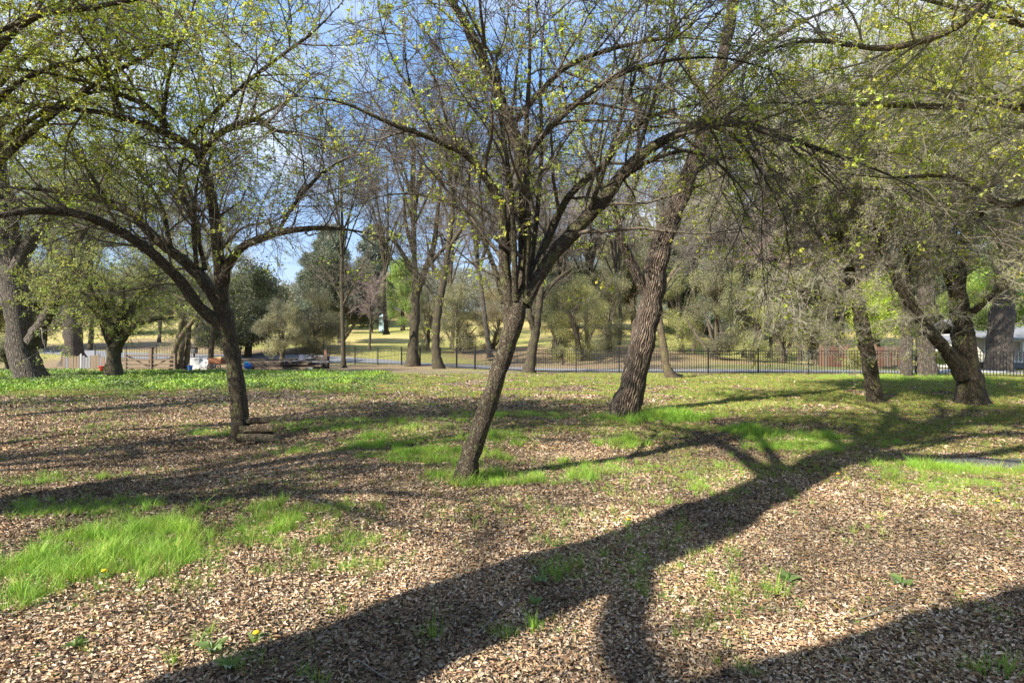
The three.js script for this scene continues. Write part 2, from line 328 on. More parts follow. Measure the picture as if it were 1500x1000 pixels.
// ---------------------------------------------------------------- the ground: leaf litter, grass, hillside in one sheet
const patch = (px, py, rx, rz, k, h) => { const [X, Z] = G(px, py); return { X, Z, rx, rz, k, h }; };
const LUSH = [                                               // patches of longer grass: centre, half sizes in metres, density, height
  patch(160, 810, 0.62, 0.45, 0.9, 0.13), patch(220, 785, 0.75, 0.45, 0.8, 0.14), patch(315, 775, 0.6, 0.45, 0.6, 0.12), patch(95, 860, 0.35, 0.28, 1.0, 0.12), patch(75, 745, 0.4, 0.28, 0.8, 0.12), patch(170, 745, 0.4, 0.25, 0.5, 0.1), patch(345, 750, 0.35, 0.3, 0.6, 0.12), patch(120, 800, 0.5, 0.3, 0.8, 0.12),
  patch(580, 650, 0.8, 0.5, 0.9, 0.14), patch(640, 670, 0.7, 0.5, 0.95, 0.14), patch(690, 700, 0.5, 0.3, 0.8, 0.16), patch(540, 625, 1.4, 0.7, 0.7, 0.12), patch(730, 645, 0.5, 0.4, 0.6, 0.18),
  patch(965, 612, 0.85, 0.55, 1.0, 0.22), patch(910, 652, 0.3, 0.25, 0.9, 0.2), patch(1080, 632, 0.35, 0.3, 0.9, 0.2), patch(1150, 640, 0.7, 0.45, 0.8, 0.16), patch(1165, 660, 0.6, 0.3, 0.7, 0.14),
  patch(800, 700, 0.4, 0.25, 0.9, 0.12), patch(815, 790, 0.14, 0.1, 0.9, 0.13), patch(765, 765, 0.14, 0.1, 0.6, 0.12), patch(835, 830, 0.25, 0.15, 0.6, 0.13), patch(830, 915, 0.16, 0.1, 0.9, 0.13), patch(630, 935, 0.12, 0.07, 0.9, 0.11), patch(745, 915, 0.09, 0.08, 0.5, 0.1),
  patch(130, 960, 0.13, 0.06, 0.8, 0.1), patch(35, 965, 0.05, 0.05, 0.9, 0.1), patch(355, 975, 0.2, 0.07, 0.6, 0.09), patch(1095, 975, 0.11, 0.05, 0.8, 0.1), patch(1435, 985, 0.1, 0.06, 1.0, 0.15), patch(1450, 900, 0.12, 0.1, 0.6, 0.11), patch(1260, 910, 0.09, 0.06, 0.7, 0.09), patch(1115, 860, 0.09, 0.08, 0.7, 0.12),
  patch(1410, 690, 0.7, 0.25, 0.7, 0.16), patch(1440, 720, 0.8, 0.3, 0.6, 0.1), patch(320, 638, 0.5, 0.4, 0.8, 0.16), patch(30, 705, 0.3, 0.2, 0.7, 0.12), patch(130, 700, 0.3, 0.2, 0.3, 0.1), patch(210, 690, 0.25, 0.2, 0.3, 0.1), patch(370, 705, 0.3, 0.2, 0.35, 0.1), patch(1340, 555, 3.4, 2.0, 0.9, 0.2), patch(500, 800, 0.3, 0.3, 0.7, 0.1), patch(560, 820, 0.25, 0.2, 0.65, 0.1), patch(470, 760, 0.5, 0.3, 0.65, 0.1), patch(1220, 650, 0.8, 0.4, 0.5, 0.12), patch(760, 610, 1.0, 0.6, 0.5, 0.12), patch(850, 680, 0.6, 0.3, 0.4, 0.12), patch(1000, 690, 0.9, 0.4, 0.35, 0.1), patch(1330, 700, 0.8, 0.4, 0.4, 0.1), patch(1000, 580, 1.6, 0.9, 0.5, 0.12), patch(1200, 600, 1.6, 0.9, 0.4, 0.1), patch(450, 660, 0.6, 0.4, 0.35, 0.11), patch(400, 830, 0.4, 0.2, 0.25, 0.09), patch(250, 870, 0.3, 0.15, 0.35, 0.1), patch(1060, 720, 0.3, 0.2, 0.5, 0.11), patch(1300, 780, 0.4, 0.2, 0.25, 0.08),
];
function lushAt(X, Z) {
  let k = 0, h = 0.07;
  for (const p of LUSH) { const d = ((X - p.X) / p.rx) ** 2 + ((Z - p.Z) / p.rz) ** 2; if (d < 3) { const w = p.k * sstep(2.3, 0.35, d + (noise3(X * 3.3, Z * 3.3, 2) - 0.5) * 2.2 + (noise3(X * 11, Z * 11, 2) - 0.5) * 0.9); if (w > k) { k = w; h = p.h; } } }
  return [k, h];
}
function greenAt(X, Z) {                                     // how far short grass has taken the litter over
  const right = sstep(-1.5, 4, X - (Z < 7 ? (7 - Z) * 0.9 : 0) + (noise3(X * 0.5, Z * 0.5, 8) - 0.5) * 4);
  const far = sstep(12.5, 18, Z + (noise3(X * 0.35, Z * 0.35, 4) - 0.5) * 6);
  const n = fbm(X * 0.9, Z * 0.9, 12, 4);
  return clamp((0.14 + right * sstep(3.6, 8, Z) * 0.58 + far * 0.5) * sstep(0.28, 0.6, n) * 1.5);
}
const weedAt = (X, Z) => sstep(17, 20.5, Z + (noise3(X * 0.5, Z * 0.5, 6) - 0.5) * 4 + clamp(-X - 12, 0, 6) * 0.55) * sstep(-4.6, -8.5, X + (noise3(X * 0.4, Z * 0.6, 9) - 0.5) * 3) * (1 - sstep(28, 31, Z));
{
  const N = 300, p = [], c = [], u = [], idx = [], warp = (t) => Math.sign(t) * (Math.abs(t) * 14 + Math.pow(Math.abs(t), 4) * 330);
  const col = (a, b, t) => a.map((x, i) => lerp(x, b[i], t));
  for (let j = 0; j <= N; j++) for (let i = 0; i <= N; i++) {
    const X = warp(i / N * 2 - 1), Z = warp(j / N * 2 - 1) + 8;
    p.push(X, groundY(X, Z), -Z); u.push(X / 2.4, Z / 2.4);
    const n = fbm(X * 0.35, Z * 0.35, 3, 4), g = greenAt(X, Z);
    let k = col([0.30, 0.215, 0.155], [0.40, 0.315, 0.235], n);
    k = col(k, [0.25, 0.245, 0.09], g * 0.6); k = col(k, [0.15, 0.22, 0.05], lushAt(X, Z)[0] * 0.6); k = col(k, [0.12, 0.19, 0.04], weedAt(X, Z));
    if (Z > 29) {
      const bank = col([0.34, 0.23, 0.14], [0.42, 0.32, 0.17], n), m = fbm(X * 0.12 + 4, Z * 0.16, 7, 4);
      const gold = col([0.68, 0.56, 0.20], [0.48, 0.47, 0.12], sstep(0.4, 0.65, m));
      let far = col(bank, gold, sstep(0.42, 0.62, m + sstep(48, 62, Z) * 0.35 - 0.1)); far = col(far, [0.24, 0.25, 0.08], sstep(8, 16, X) * (1 - sstep(38, 44, Z)));
      k = col(k, far, sstep(29, 34, Z));
    }
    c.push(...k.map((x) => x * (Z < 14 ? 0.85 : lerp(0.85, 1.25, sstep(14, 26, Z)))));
  }
  const W = N + 1;
  for (let j = 0; j < N; j++) for (let i = 0; i < N; i++) { const o = j * W + i; idx.push(o, o + 1, o + W, o + 1, o + W + 1, o + W); }
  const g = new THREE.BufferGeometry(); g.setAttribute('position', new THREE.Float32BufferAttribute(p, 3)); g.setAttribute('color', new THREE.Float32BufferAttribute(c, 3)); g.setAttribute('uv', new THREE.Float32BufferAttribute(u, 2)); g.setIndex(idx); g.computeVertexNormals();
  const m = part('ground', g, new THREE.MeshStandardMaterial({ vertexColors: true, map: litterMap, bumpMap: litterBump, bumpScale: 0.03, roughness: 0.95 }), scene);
  m.userData.kind = 'structure';
}
// a strip of surface along a line, laid over the ground
function strip(name, line, half, mat, lift, n = 90) {
  const c = new THREE.CatmullRomCurve3(line.map(([X, Z]) => V(X, 0, Z)), false, 'centripetal'), p = [], u = [], idx = [];
  for (let k = 0; k <= n; k++) {
    const q = c.getPoint(k / n), t = c.getTangent(k / n);
    for (let s = -2; s <= 2; s++) { const X = q.x - t.z * half * s / 2, Z = q.z + t.x * half * s / 2; p.push(X, groundY(X, Z) + lift, -Z); u.push(s, k); }
    if (k < n) for (let s = 0; s < 4; s++) { const o = k * 5 + s; idx.push(o, o + 5, o + 1, o + 1, o + 5, o + 6); }
  }
  const g = new THREE.BufferGeometry(); g.setAttribute('position', new THREE.Float32BufferAttribute(p, 3)); g.setAttribute('uv', new THREE.Float32BufferAttribute(u, 2)); g.setIndex(idx); g.computeVertexNormals();
  const m = part(name, g, mat, scene); m.material.side = THREE.DoubleSide; m.userData.kind = 'structure'; return m;
}
strip('road', [[-60, 55], [-30, 48], [-14, 45], [-6, 41], [-1, 34.5], [4, 31.5], [14, 31], [22, 29], [34, 26]], 1.5, M.road, 0.03);
strip('driveway', [[24, 29.5], [29, 34], [33, 39], [36, 44]], 1.8, std([0.52, 0.50, 0.47], { map: roughMap }), 0.04, 40);
strip('footpath', [[5.6, 7.2], [7.0, 7.25], [9, 7.4], [12, 7.1]], 0.3, std([0.55, 0.54, 0.53], { map: litterMap, bumpMap: litterBump, bumpScale: 0.02 }), 0.02, 40);

// ---------------------------------------------------------------- curled dead leaves on the ground
const dead = [0, 1, 2, 3].map((s) => {
  rnd = mulberry(60 + s); const p = [], idx = [], curl = R(0.7, 2.0), bend = R(-0.5, 0.7), lob = R(0.1, 0.3), L = 4;
  for (let k = 0; k <= L; k++) {
    const t = k / L, w = Math.sin(Math.PI * Math.min(0.98, t * 0.9 + 0.06)) * 0.32 * (1 + (k % 2 ? lob : -lob)), y = 0.12 * Math.sin(t * 3) * bend + 0.25 * t * t * bend;
    for (const e of [-1, 0, 1]) p.push(e * w * (1 - 0.2 * curl * Math.abs(e)), y + Math.abs(e) * w * curl * 0.75, t - 0.5);
    if (k < L) for (const e of [0, 1]) { const o = k * 3 + e; idx.push(o, o + 3, o + 1, o + 1, o + 3, o + 4); }
  }
  const g = new THREE.BufferGeometry(); g.setAttribute('position', new THREE.Float32BufferAttribute(p, 3)); g.setIndex(idx); g.computeVertexNormals(); return g;
});
const TAN = [[0.56, 0.40, 0.255], [0.42, 0.275, 0.165], [0.70, 0.55, 0.39], [0.22, 0.13, 0.075], [0.50, 0.31, 0.16], [0.13, 0.075, 0.042], [0.64, 0.51, 0.38], [0.33, 0.195, 0.11], [0.46, 0.36, 0.19]];
{
  rnd = mulberry(77);
  const litter = thing('leaf_litter', 'brown curled oak leaves strewn all over the ground', 'dead leaves'); litter.userData.kind = 'stuff';
  const mats = [[], [], [], []], cols = [[], [], [], []], e = new THREE.Euler(), q = new THREE.Quaternion();
  const scatter = (z0, z1, per, s0, s1) => {
    const w0 = z0 * 0.96 + 0.35, w1 = z1 * 0.96 + 0.35, n = Math.round((w0 + w1) * (z1 - z0) * per);
    for (let k = 0; k < n; k++) {
      const Z = R(z0, z1), X = R(-1, 1) * lerp(w0, w1, (Z - z0) / (z1 - z0));
      const g = Math.max(greenAt(X, Z) * 0.9, lushAt(X, Z)[0] * 0.55, weedAt(X, Z)); if (rnd() < g * 0.6) continue;
      if (Z > 6.8 && Z < 7.6 && X > 5.4 && rnd() < 0.85) continue;
      const v = Math.floor(rnd() * 4), s = lerp(s0, s1, Math.pow(rnd(), 1.5)) * (rnd() < 0.03 ? 1.6 : 1); e.set(R(-0.9, 0.9), R(0, 6.28), R(-0.9, 0.9) + (rnd() < 0.3 ? Math.PI : 0)); q.setFromEuler(e);
      mats[v].push(new THREE.Matrix4().compose(V(X, groundY(X, Z) + R(0.002, 0.02), -Z), q, V(s, s, s)));
      const c = TAN[Math.floor(rnd() * TAN.length)], m = R(0.6, 1.0) * lerp(0.6, 1.2, sstep(0.3, 0.7, 0.6 * noise3(X * 1.1, Z * 1.1, 15) + 0.4 * noise3(X * 4, Z * 4, 16))); cols[v].push([c[0] * m, c[1] * m, c[2] * m]);
    }
  };
  scatter(2.2, 4.5, 7200, 0.010, 0.032); scatter(4.5, 8, 3600, 0.014, 0.036); scatter(8, 13, 1150, 0.026, 0.05); scatter(13, 21, 220, 0.045, 0.075); scatter(21, 28, 40, 0.07, 0.1);
  mats.forEach((m, i) => stuff('leaf', dead[i], M.dryLeaf, m, cols[i], litter));
}
// ---------------------------------------------------------------- grass
function tuftGeo(seed, n, w, lean) {
  rnd = mulberry(seed); const p = [], c = [], idx = [];
  for (let k = 0; k < n; k++) {
    const a = R(0, 6.28), r = R(0, 0.3), x = Math.cos(a) * r, z = Math.sin(a) * r, b = a + R(-1, 1), l = R(0.2, 1) * lean, h = R(0.55, 1), tw = R(0, 6.28), wx = Math.cos(tw) * w, wz = Math.sin(tw) * w, o = p.length / 3, s = R(0.75, 1.25);
    const pt = (t, e) => { const q = l * t * t; p.push(x + Math.cos(b) * q + wx * e, h * (t - 0.25 * lean * t * t * l), z + Math.sin(b) * q + wz * e); const m = s * lerp(0.75, 1.1, t); c.push(0.33 * m * lerp(0.8, 1.2, s - 0.5), 0.56 * m, 0.05 * m); };
    pt(0, -1); pt(0, 1); pt(0.5, -0.8); pt(0.5, 0.8); pt(1, 0); idx.push(o, o + 1, o + 2, o + 1, o + 3, o + 2, o + 2, o + 3, o + 4);
  }
  const g = new THREE.BufferGeometry(); g.setAttribute('position', new THREE.Float32BufferAttribute(p, 3)); g.setAttribute('color', new THREE.Float32BufferAttribute(c, 3)); g.setIndex(idx); g.computeVertexNormals(); return g;
}
{
  rnd = mulberry(91);
  const tall = tuftGeo(1, 14, 0.011, 0.7), low = tuftGeo(2, 16, 0.05, 0.9), a = [], ac = [], b = [], bc = []; let tone = 1;
  const add = (list, cl, X, Z, s, sy) => { if (X > 5.2 && Math.abs(Z - 7.25) < 0.3 && rnd() < 0.85) return; list.push(new THREE.Matrix4().compose(V(X, groundY(X, Z) - 0.004, -Z), q0.setFromAxisAngle(UPV, R(0, 6.28)), V(s, sy, s))); const k = R(0.75, 1.2), y = R(0.85, 1.25); const dry = tone < 1 ? rnd() ** 1.1 * 1.1 : rnd() < 0.06 ? 0.8 : 0; cl.push([k * y * tone * (1 + dry * 0.55), k * tone * (1 - dry * 0.2), k * tone * (1 + dry * 1.5)]); };
  for (const p of LUSH) { const n = Math.min(5200, Math.round(p.rx * p.rz * 11.5 * 620 * (p.Z < 6 ? 1 : p.Z < 12 ? 0.9 : 0.14))); for (let k = 0; k < n; k++) { const X = p.X + R(-1.7, 1.7) * p.rx, Z = p.Z + R(-1.7, 1.7) * p.rz, [d, h] = lushAt(X, Z); if (rnd() < d * (Z < 4.6 ? 0.7 : 1.1) * sstep(0.2, 0.62, 0.5 * noise3(X * 6, Z * 6, 1) + 0.5 * noise3(X * 2.2, Z * 2.2, 5))) { const s = h * R(0.4, 1.2) * (0.45 + 0.75 * noise3(X * 4, Z * 4, 7)) * (rnd() < 0.12 ? 1.5 : 1); add(a, ac, X, Z, s * (Z > 10 ? 1.3 : 1), s); } } }
  for (let k = 0; k < 26000; k++) { const Z = R(2.2, 15), X = R(-1, 1) * (Z * 0.97 + 0.2), n = 0.6 * noise3(X * 0.8, Z * 0.8, 41) + 0.4 * noise3(X * 3.1, Z * 3.1, 42); if (rnd() < sstep(0.5, 0.8, n) * 0.75) { const s = R(0.04, 0.11) * (rnd() < 0.1 ? 1.5 : 1); add(a, ac, X, Z, s * 0.9, s); } }
  tone = 0.66; const low0 = (z0, z1, per, s0, s1) => { const n = Math.round((z0 + z1) * 1.02 * (z1 - z0) * per); for (let k = 0; k < n; k++) { const Z = R(z0, z1), X = R(-1.02, 1.02) * Z; const g = greenAt(X, Z); if (rnd() < g * g * 0.6 + 0.05 * sstep(0.4, 0.7, noise3(X * 1.7, Z * 1.7, 21))) { const s = R(s0, s1); add(b, bc, X, Z, s, s * R(0.5, 0.9)); } } };
  low0(2, 5, 1300, 0.02, 0.055); low0(5, 9, 900, 0.03, 0.075); low0(9, 15, 420, 0.05, 0.1); low0(15, 28, 130, 0.08, 0.15);
  stuff('grass', tall, M.grass, a, ac, scene, 'bright green grass in tufts and patches among the leaf litter', 'grass').material.side = THREE.DoubleSide;
  stuff('short_grass', low, M.grass, b, bc, scene, 'thin short grass growing through the brown litter', 'grass');
  // lush weeds along the left fence
  const weed = blob(51, 46, 0.34, 0.36, BRIGHT, 0.55), w = [], wc = [];
  for (let k = 0; k < 15000; k++) { const Z = R(14, 31), X = R(-1.05, -0.08) * Z, d = weedAt(X, Z); if (rnd() < d * 0.9) { const s = R(0.07, 0.2) * lerp(0.6, 1.6, noise3(X * 0.6, Z * 0.9, 31)); w.push(new THREE.Matrix4().compose(V(X, groundY(X, Z) + s * 0.35, -Z), q0.setFromAxisAngle(UPV, R(0, 6.28)), V(s, s, s))); const m = R(0.75, 1.25); const f = lerp(0.55, 1.8, noise3(X * 0.9, Z * 0.9, 2)); wc.push([m * f * R(0.72, 1.05), m * f, m * 0.7]); } }
  stuff('weeds', weed, M.grass, w, wc, scene, 'lush bright green weeds carpeting the ground by the left fence', 'weeds');
}

// ---------------------------------------------------------------- the near trees
function base(name, label, category, px, Z, group) { return thing(name, label, category, onGround(px, Z), 0, group); }
{ // centre tree: leaning trunk, fan of limbs, one big arm arching to the right
  const Z = 6.24, o = base('orchard_tree', 'leaning lichen-covered tree in the centre with a fan of dark limbs', 'tree', 680, Z);
  growTree(o, 101, {
    trunk: pathAt([[680, 708, Z, .125], [688, 672, Z, .118], [702, 630, 6.22, .112], [722, 570, 6.2, .108], [742, 508, 6.15, .108], [757, 455, 6.1, .12], [764, 425, 6.1, .10]]),
    limbs: [
      pathAt([[752, 470, 6.12, .085], [740, 400, 6.0, .068], [737, 330, 5.9, .058], [733, 297, 5.85, .05], [685, 229, 5.7, .042], [640, 205, 5.6, .036], [580, 184, 5.4, .03], [500, 150, 5.2, .022], [430, 140, 5.0, .012]]),
      pathAt([[762, 450, 6.1, .085], [768, 370, 6.1, .072], [767, 260, 6.1, .066], [755, 200, 6.1, .064], [735, 150, 6.05, .06], [712, 95, 6, .052], [690, 48, 5.95, .046], [662, 0, 5.9, .04], [630, -70, 5.8, .03], [590, -140, 5.7, .015]]),
      pathAt([[757, 175, 6.1, .04], [790, 136, 6.3, .036], [830, 98, 6.4, .032], [895, 72, 6.5, .028], [1000, 55, 6.6, .022], [1090, 70, 6.6, .012]]),
      pathAt([[768, 232, 6.1, .042], [804, 189, 5.9, .036], [850, 147, 5.7, .032], [902, 112, 5.6, .028], [960, 92, 5.5, .024], [1060, 85, 5.4, .018], [1180, 120, 5.3, .01]]),
      pathAt([[766, 445, 6.1, .1], [800, 385, 6.2, .095], [845, 335, 6.3, .088], [885, 291, 6.35, .08], [920, 245, 6.4, .074], [955, 216, 6.4, .064], [1000, 193, 6.4, .056], [1040, 179, 6.4, .05], [1090, 183, 6.4, .046], [1140, 197, 6.4, .04], [1210, 222, 6.4, .032], [1300, 255, 6.3, .022], [1380, 300, 6.2, .012]]),
      pathAt([[775, 415, 6.15, .06], [800, 355, 6.5, .054], [835, 285, 6.7, .048], [885, 240, 6.8, .042], [915, 200, 6.9, .036], [955, 171, 7, .03], [1010, 155, 7.1, .024], [1080, 140, 7.2, .012]]),
      pathAt([[768, 435, 6.05, .045], [773, 330, 5.9, .036], [771, 200, 5.8, .03], [776, 80, 5.7, .024], [772, -40, 5.6, .012]]),
      pathAt([[755, 440, 6.0, .04], [752, 330, 5.8, .03], [745, 250, 5.7, .026], [728, 150, 5.6, .02], [706, 60, 5.5, .012]]),
      pathAt([[772, 420, 6.2, .04], [785, 330, 6.4, .03], [793, 230, 6.5, .026], [792, 110, 6.6, .02], [800, -10, 6.6, .01]]),
      pathAt([[745, 490, 6.1, .045], [735, 430, 6.3, .036], [712, 360, 6.6, .03], [690, 320, 6.8, .026], [640, 290, 7.0, .02], [570, 285, 7.2, .016], [500, 310, 7.4, .008]]),
      pathAt([[905, 265, 6.4, .03], [960, 232, 6.1, .026], [1010, 222, 5.9, .022], [1060, 245, 5.8, .016], [1100, 330, 5.7, .008]]),
      pathAt([[1030, 180, 6.4, .03], [1075, 200, 6.0, .024], [1120, 260, 5.8, .018], [1160, 340, 5.7, .008]]),
      pathAt([[860, 318, 6.3, .03], [900, 205, 6.0, .024], [930, 110, 5.9, .018], [945, 20, 5.8, .01]]),
      pathAt([[930, 235, 6.4, .028], [965, 120, 6.6, .022], [985, 20, 6.7, .014], [995, -60, 6.8, .008]]),
      pathAt([[640, 206, 5.6, .02], [600, 120, 5.5, .016], [590, 30, 5.4, .009]]),
    ],
    gap1: 0.27, len1: [0.7, 2.1], gap2: 0.18, len2: [0.3, 0.9], gap3: 0.36, twigR: 0.005, lift2: -0.12, fat: 0.92, leaf: (p) => 0.26 + 0.12 * sstep(3.5, 6, p.y), lichen: 1.0, up: 0.3,
  });
}
{ // left tree
  const Z = 8.8, o = base('orchard_tree', 'small tree left of centre whose long low limb arches to the left edge', 'tree', 352, Z);
  growTree(o, 102, {
    trunk: pathAt([[352, 648, Z, .145], [351, 610, Z, .14], [347, 560, Z, .135], [338, 510, Z, .13], [330, 470, Z, .15], [322, 440, Z, .12]]),
    limbs: [
      pathAt([[328, 478, 8.8, .09], [292, 450, 8.6, .078], [262, 410, 8.4, .072], [228, 376, 8.2, .066], [189, 347, 8, .062], [130, 318, 7.6, .055], [70, 308, 7.2, .048], [0, 315, 6.8, .04], [-90, 330, 6.4, .03], [-160, 350, 6.2, .015]]),
      pathAt([[325, 450, 8.8, .1], [292, 404, 8.9, .085], [259, 374, 9, .078], [224, 346, 9.1, .07], [190, 312, 9.2, .06], [140, 290, 9.2, .05], [60, 278, 9.2, .04], [-40, 270, 9.2, .02]]),
      pathAt([[325, 440, 8.8, .09], [320, 380, 8.7, .075], [313, 310, 8.6, .068], [300, 250, 8.5, .064], [289, 222, 8.5, .06], [259, 202, 8.4, .055], [224, 188, 8.2, .05], [157, 166, 7.9, .042], [70, 157, 7.6, .034], [-30, 140, 7.4, .02]]),
      pathAt([[296, 222, 8.5, .05], [318, 198, 8.3, .044], [350, 182, 8.1, .04], [375, 175, 8, .034], [400, 190, 7.8, .026], [450, 200, 7.6, .018], [520, 220, 7.4, .009]]),
      pathAt([[282, 196, 8.4, .026], [350, 130, 8, .022], [413, 80, 7.6, .02], [455, 50, 7.3, .018], [500, 5, 7, .012]]),
      pathAt([[246, 188, 8.4, .042], [217, 157, 8.2, .038], [180, 140, 8, .034], [120, 118, 7.7, .028], [50, 104, 7.4, .022], [-40, 90, 7.2, .01]]),
      pathAt([[324, 425, 8.8, .08], [334, 390, 8.7, .065], [352, 364, 8.6, .055], [385, 348, 8.5, .048], [430, 337, 8.3, .04], [480, 334, 8.1, .032], [530, 340, 7.9, .022], [580, 355, 7.7, .01]]),
      pathAt([[405, 343, 8.4, .026], [430, 300, 8.2, .024], [465, 260, 8.0, .022], [500, 236, 7.8, .018], [560, 215, 7.6, .009]]),
      pathAt([[300, 395, 8.9, .034], [285, 330, 9, .028], [262, 260, 9.1, .024], [275, 210, 9.2, .018], [285, 120, 9.2, .01]]),
      pathAt([[288, 395, 8.9, .034], [283, 330, 8.7, .03], [290, 260, 8.6, .022], [310, 190, 8.5, .01]]),
      pathAt([[250, 365, 9, .034], [235, 300, 9.2, .028], [200, 250, 9.4, .022], [140, 200, 9.6, .012]]),
      pathAt([[178, 165, 8.0, .03], [150, 100, 7.6, .024], [110, 40, 7.3, .018], [60, -20, 7.1, .01]]),
      pathAt([[236, 190, 8.3, .028], [250, 100, 8.1, .022], [280, 20, 7.9, .014], [300, -50, 7.8, .008]]),
      pathAt([[160, 300, 9.2, .03], [110, 230, 9.0, .024], [40, 190, 8.8, .018], [-30, 170, 8.6, .01]]),
    ],
    gap1: 0.24, len1: [0.7, 2.0], gap2: 0.16, len2: [0.3, 0.9], gap3: 0.34, twigR: 0.0055, lift2: -0.1, fat: 1.12, lichen: 0.8, up: 0.35,
    leaf: (p) => clamp(0.16 + 0.66 * sstep(3.2, 5.2, p.y) * sstep(-1.8, -4.5, p.x)), tint: [1.0, 1.02, 0.9],
  });
}
{ // leaning oak
  const Z = 12, o = base('oak_tree', 'tall leaning oak with thick furrowed bark right of the centre', 'tree', 918, Z);
  growTree(o, 103, {
    bark: M.lightOak, twig: M.twigGrey, flare: 0.1, sides: 26,
    trunk: pathAt([[916, 611, Z, .33], [922, 580, Z, .31], [934, 530, Z, .30], [946, 480, Z, .285], [957, 420, 12, .275], [963, 380, 12, .265], [983, 320, 12, .235], [1008, 262, 12, .20], [1028, 205, 12, .18], [1048, 130, 12, .16], [1066, 50, 12, .14], [1080, -40, 12, .12], [1100, -180, 12, .07]]),
    limbs: [
      pathAt([[948, 432, 12, .12], [925, 385, 11.8, .10], [908, 345, 11.6, .085], [903, 310, 11.5, .07], [880, 270, 11.4, .05], [850, 190, 11.3, .03], [835, 120, 11.2, .015]]),
      pathAt([[908, 330, 11.5, .05], [925, 285, 11.7, .04], [945, 220, 11.9, .03], [935, 150, 12, .015]]),
      pathAt([[1010, 255, 12, .08], [1060, 230, 12.4, .065], [1120, 240, 12.8, .05], [1190, 290, 13.2, .02]]),
      pathAt([[1040, 160, 12, .08], [1010, 100, 12.3, .06], [990, 30, 12.6, .04], [970, -60, 12.8, .02]]),
      pathAt([[1050, 120, 12, .08], [1110, 70, 11.6, .06], [1180, 30, 11.3, .04], [1270, -10, 11, .02]]),
      pathAt([[1030, 200, 12, .05], [985, 165, 11.5, .04], [930, 150, 11.1, .03], [860, 160, 10.8, .012]]),
    ],
    gap1: 0.32, len1: [0.8, 2.2], gap2: 0.22, len2: [0.4, 0.9], gap3: 0.25, leaf: 0.45, spray: [0.25, 0.45], tint: [0.9, 1, 1], lift1: 0,
  });
}
{ // right-hand twisted trees
  let Z = 14.5, o = base('orchard_tree', 'thin dark tree on the right leaning left, beneath dense drooping twigs', 'tree', 1283, Z), f = at(1240, 390, Z);
  growTree(o, 104, {
    bark: M.limb, twig: M.twigPale, wood: woodC.geo, flare: 0.15,
    trunk: pathAt([[1283, 592, Z, .2], [1278, 560, Z, .2], [1270, 510, Z, .20], [1258, 450, Z, .19], [1247, 410, Z, .18], [1240, 385, Z, .16]]),
    limbs: [
      pathAt([[1245, 405, Z, .1], [1225, 350, 14.2, .08], [1205, 290, 13.9, .06], [1170, 220, 13.5, .04], [1120, 170, 13, .02]]),
      pathAt([[1242, 395, Z, .1], [1252, 330, 14.6, .08], [1255, 250, 14.7, .06], [1240, 160, 14.8, .04], [1230, 60, 14.8, .015]]),
      pathAt([[1256, 445, Z, .07], [1215, 440, 14, .055], [1165, 424, 13.6, .04], [1120, 430, 13.2, .02]]),
      ...archLimbs([f], .07, 9, at(1190, 260, 14), V(2.6, 2.2, 2.4), 0.9, 15),
    ],
    gap1: 0.22, len1: [0.7, 2.1], gap2: 0.18, len2: [0.4, 1.1], gap3: 0.3, twigR: 0.008, lift1: -0.16, lift2: -0.1, spray: [0.3, 0.5], leaf: 0.36, leafGeo: leavesB, tint: [0.8, 0.8, 0.95], lichen: 0.5,
  });
  Z = 14.2; o = base('orchard_tree', 'twin-stemmed dark tree at far right with thick pale foot and crooked side stem', 'tree', 1425, Z); f = at(1395, 385, Z);
  growTree(o, 105, {
    bark: M.limb, twig: M.twigPale, wood: woodC.geo, flare: 0.15,
    trunk: pathAt([[1424, 596, Z, .37], [1422, 565, Z, .32], [1416, 530, Z, .26], [1411, 490, Z, .25], [1408, 450, Z, .22], [1400, 420, Z, .2], [1388, 380, Z, .16]]),
    limbs: [
      pathAt([[1410, 552, 14.1, .17], [1392, 520, 13.9, .155], [1368, 492, 13.7, .14], [1345, 462, 13.5, .13], [1325, 430, 13.4, .115], [1305, 390, 13.3, .10], [1288, 350, 13.2, .08], [1262, 290, 13.1, .05], [1230, 230, 13, .02]]),
      pathAt([[1395, 400, Z, .13], [1372, 350, 14, .12], [1352, 320, 13.9, .10], [1335, 280, 13.8, .08], [1300, 200, 13.5, .05], [1280, 110, 13.2, .02]]),
      pathAt([[1406, 440, Z, .12], [1412, 380, 14.3, .10], [1420, 320, 14.4, .08], [1428, 240, 14.5, .05], [1430, 130, 14.6, .02]]),
      pathAt([[1410, 470, Z, .10], [1445, 440, 14, .08], [1475, 415, 13.8, .065], [1510, 390, 13.6, .05], [1560, 330, 13.4, .02]]),
      pathAt([[1335, 445, 13.4, .07], [1330, 390, 13.6, .06], [1322, 330, 13.8, .05], [1325, 250, 14, .02]]),
      ...archLimbs([f], .075, 10, at(1370, 220, 13.6), V(3.0, 2.6, 2.6), 0.7, 16),
    ],
    gap1: 0.22, len1: [0.7, 2.1], gap2: 0.18, len2: [0.4, 1.1], gap3: 0.3, twigR: 0.008, lift1: -0.12, lift2: -0.08, spray: [0.3, 0.5], leaf: 0.38, leafGeo: leavesB, tint: [0.8, 0.8, 0.95], lichen: 0.5,
  });
}
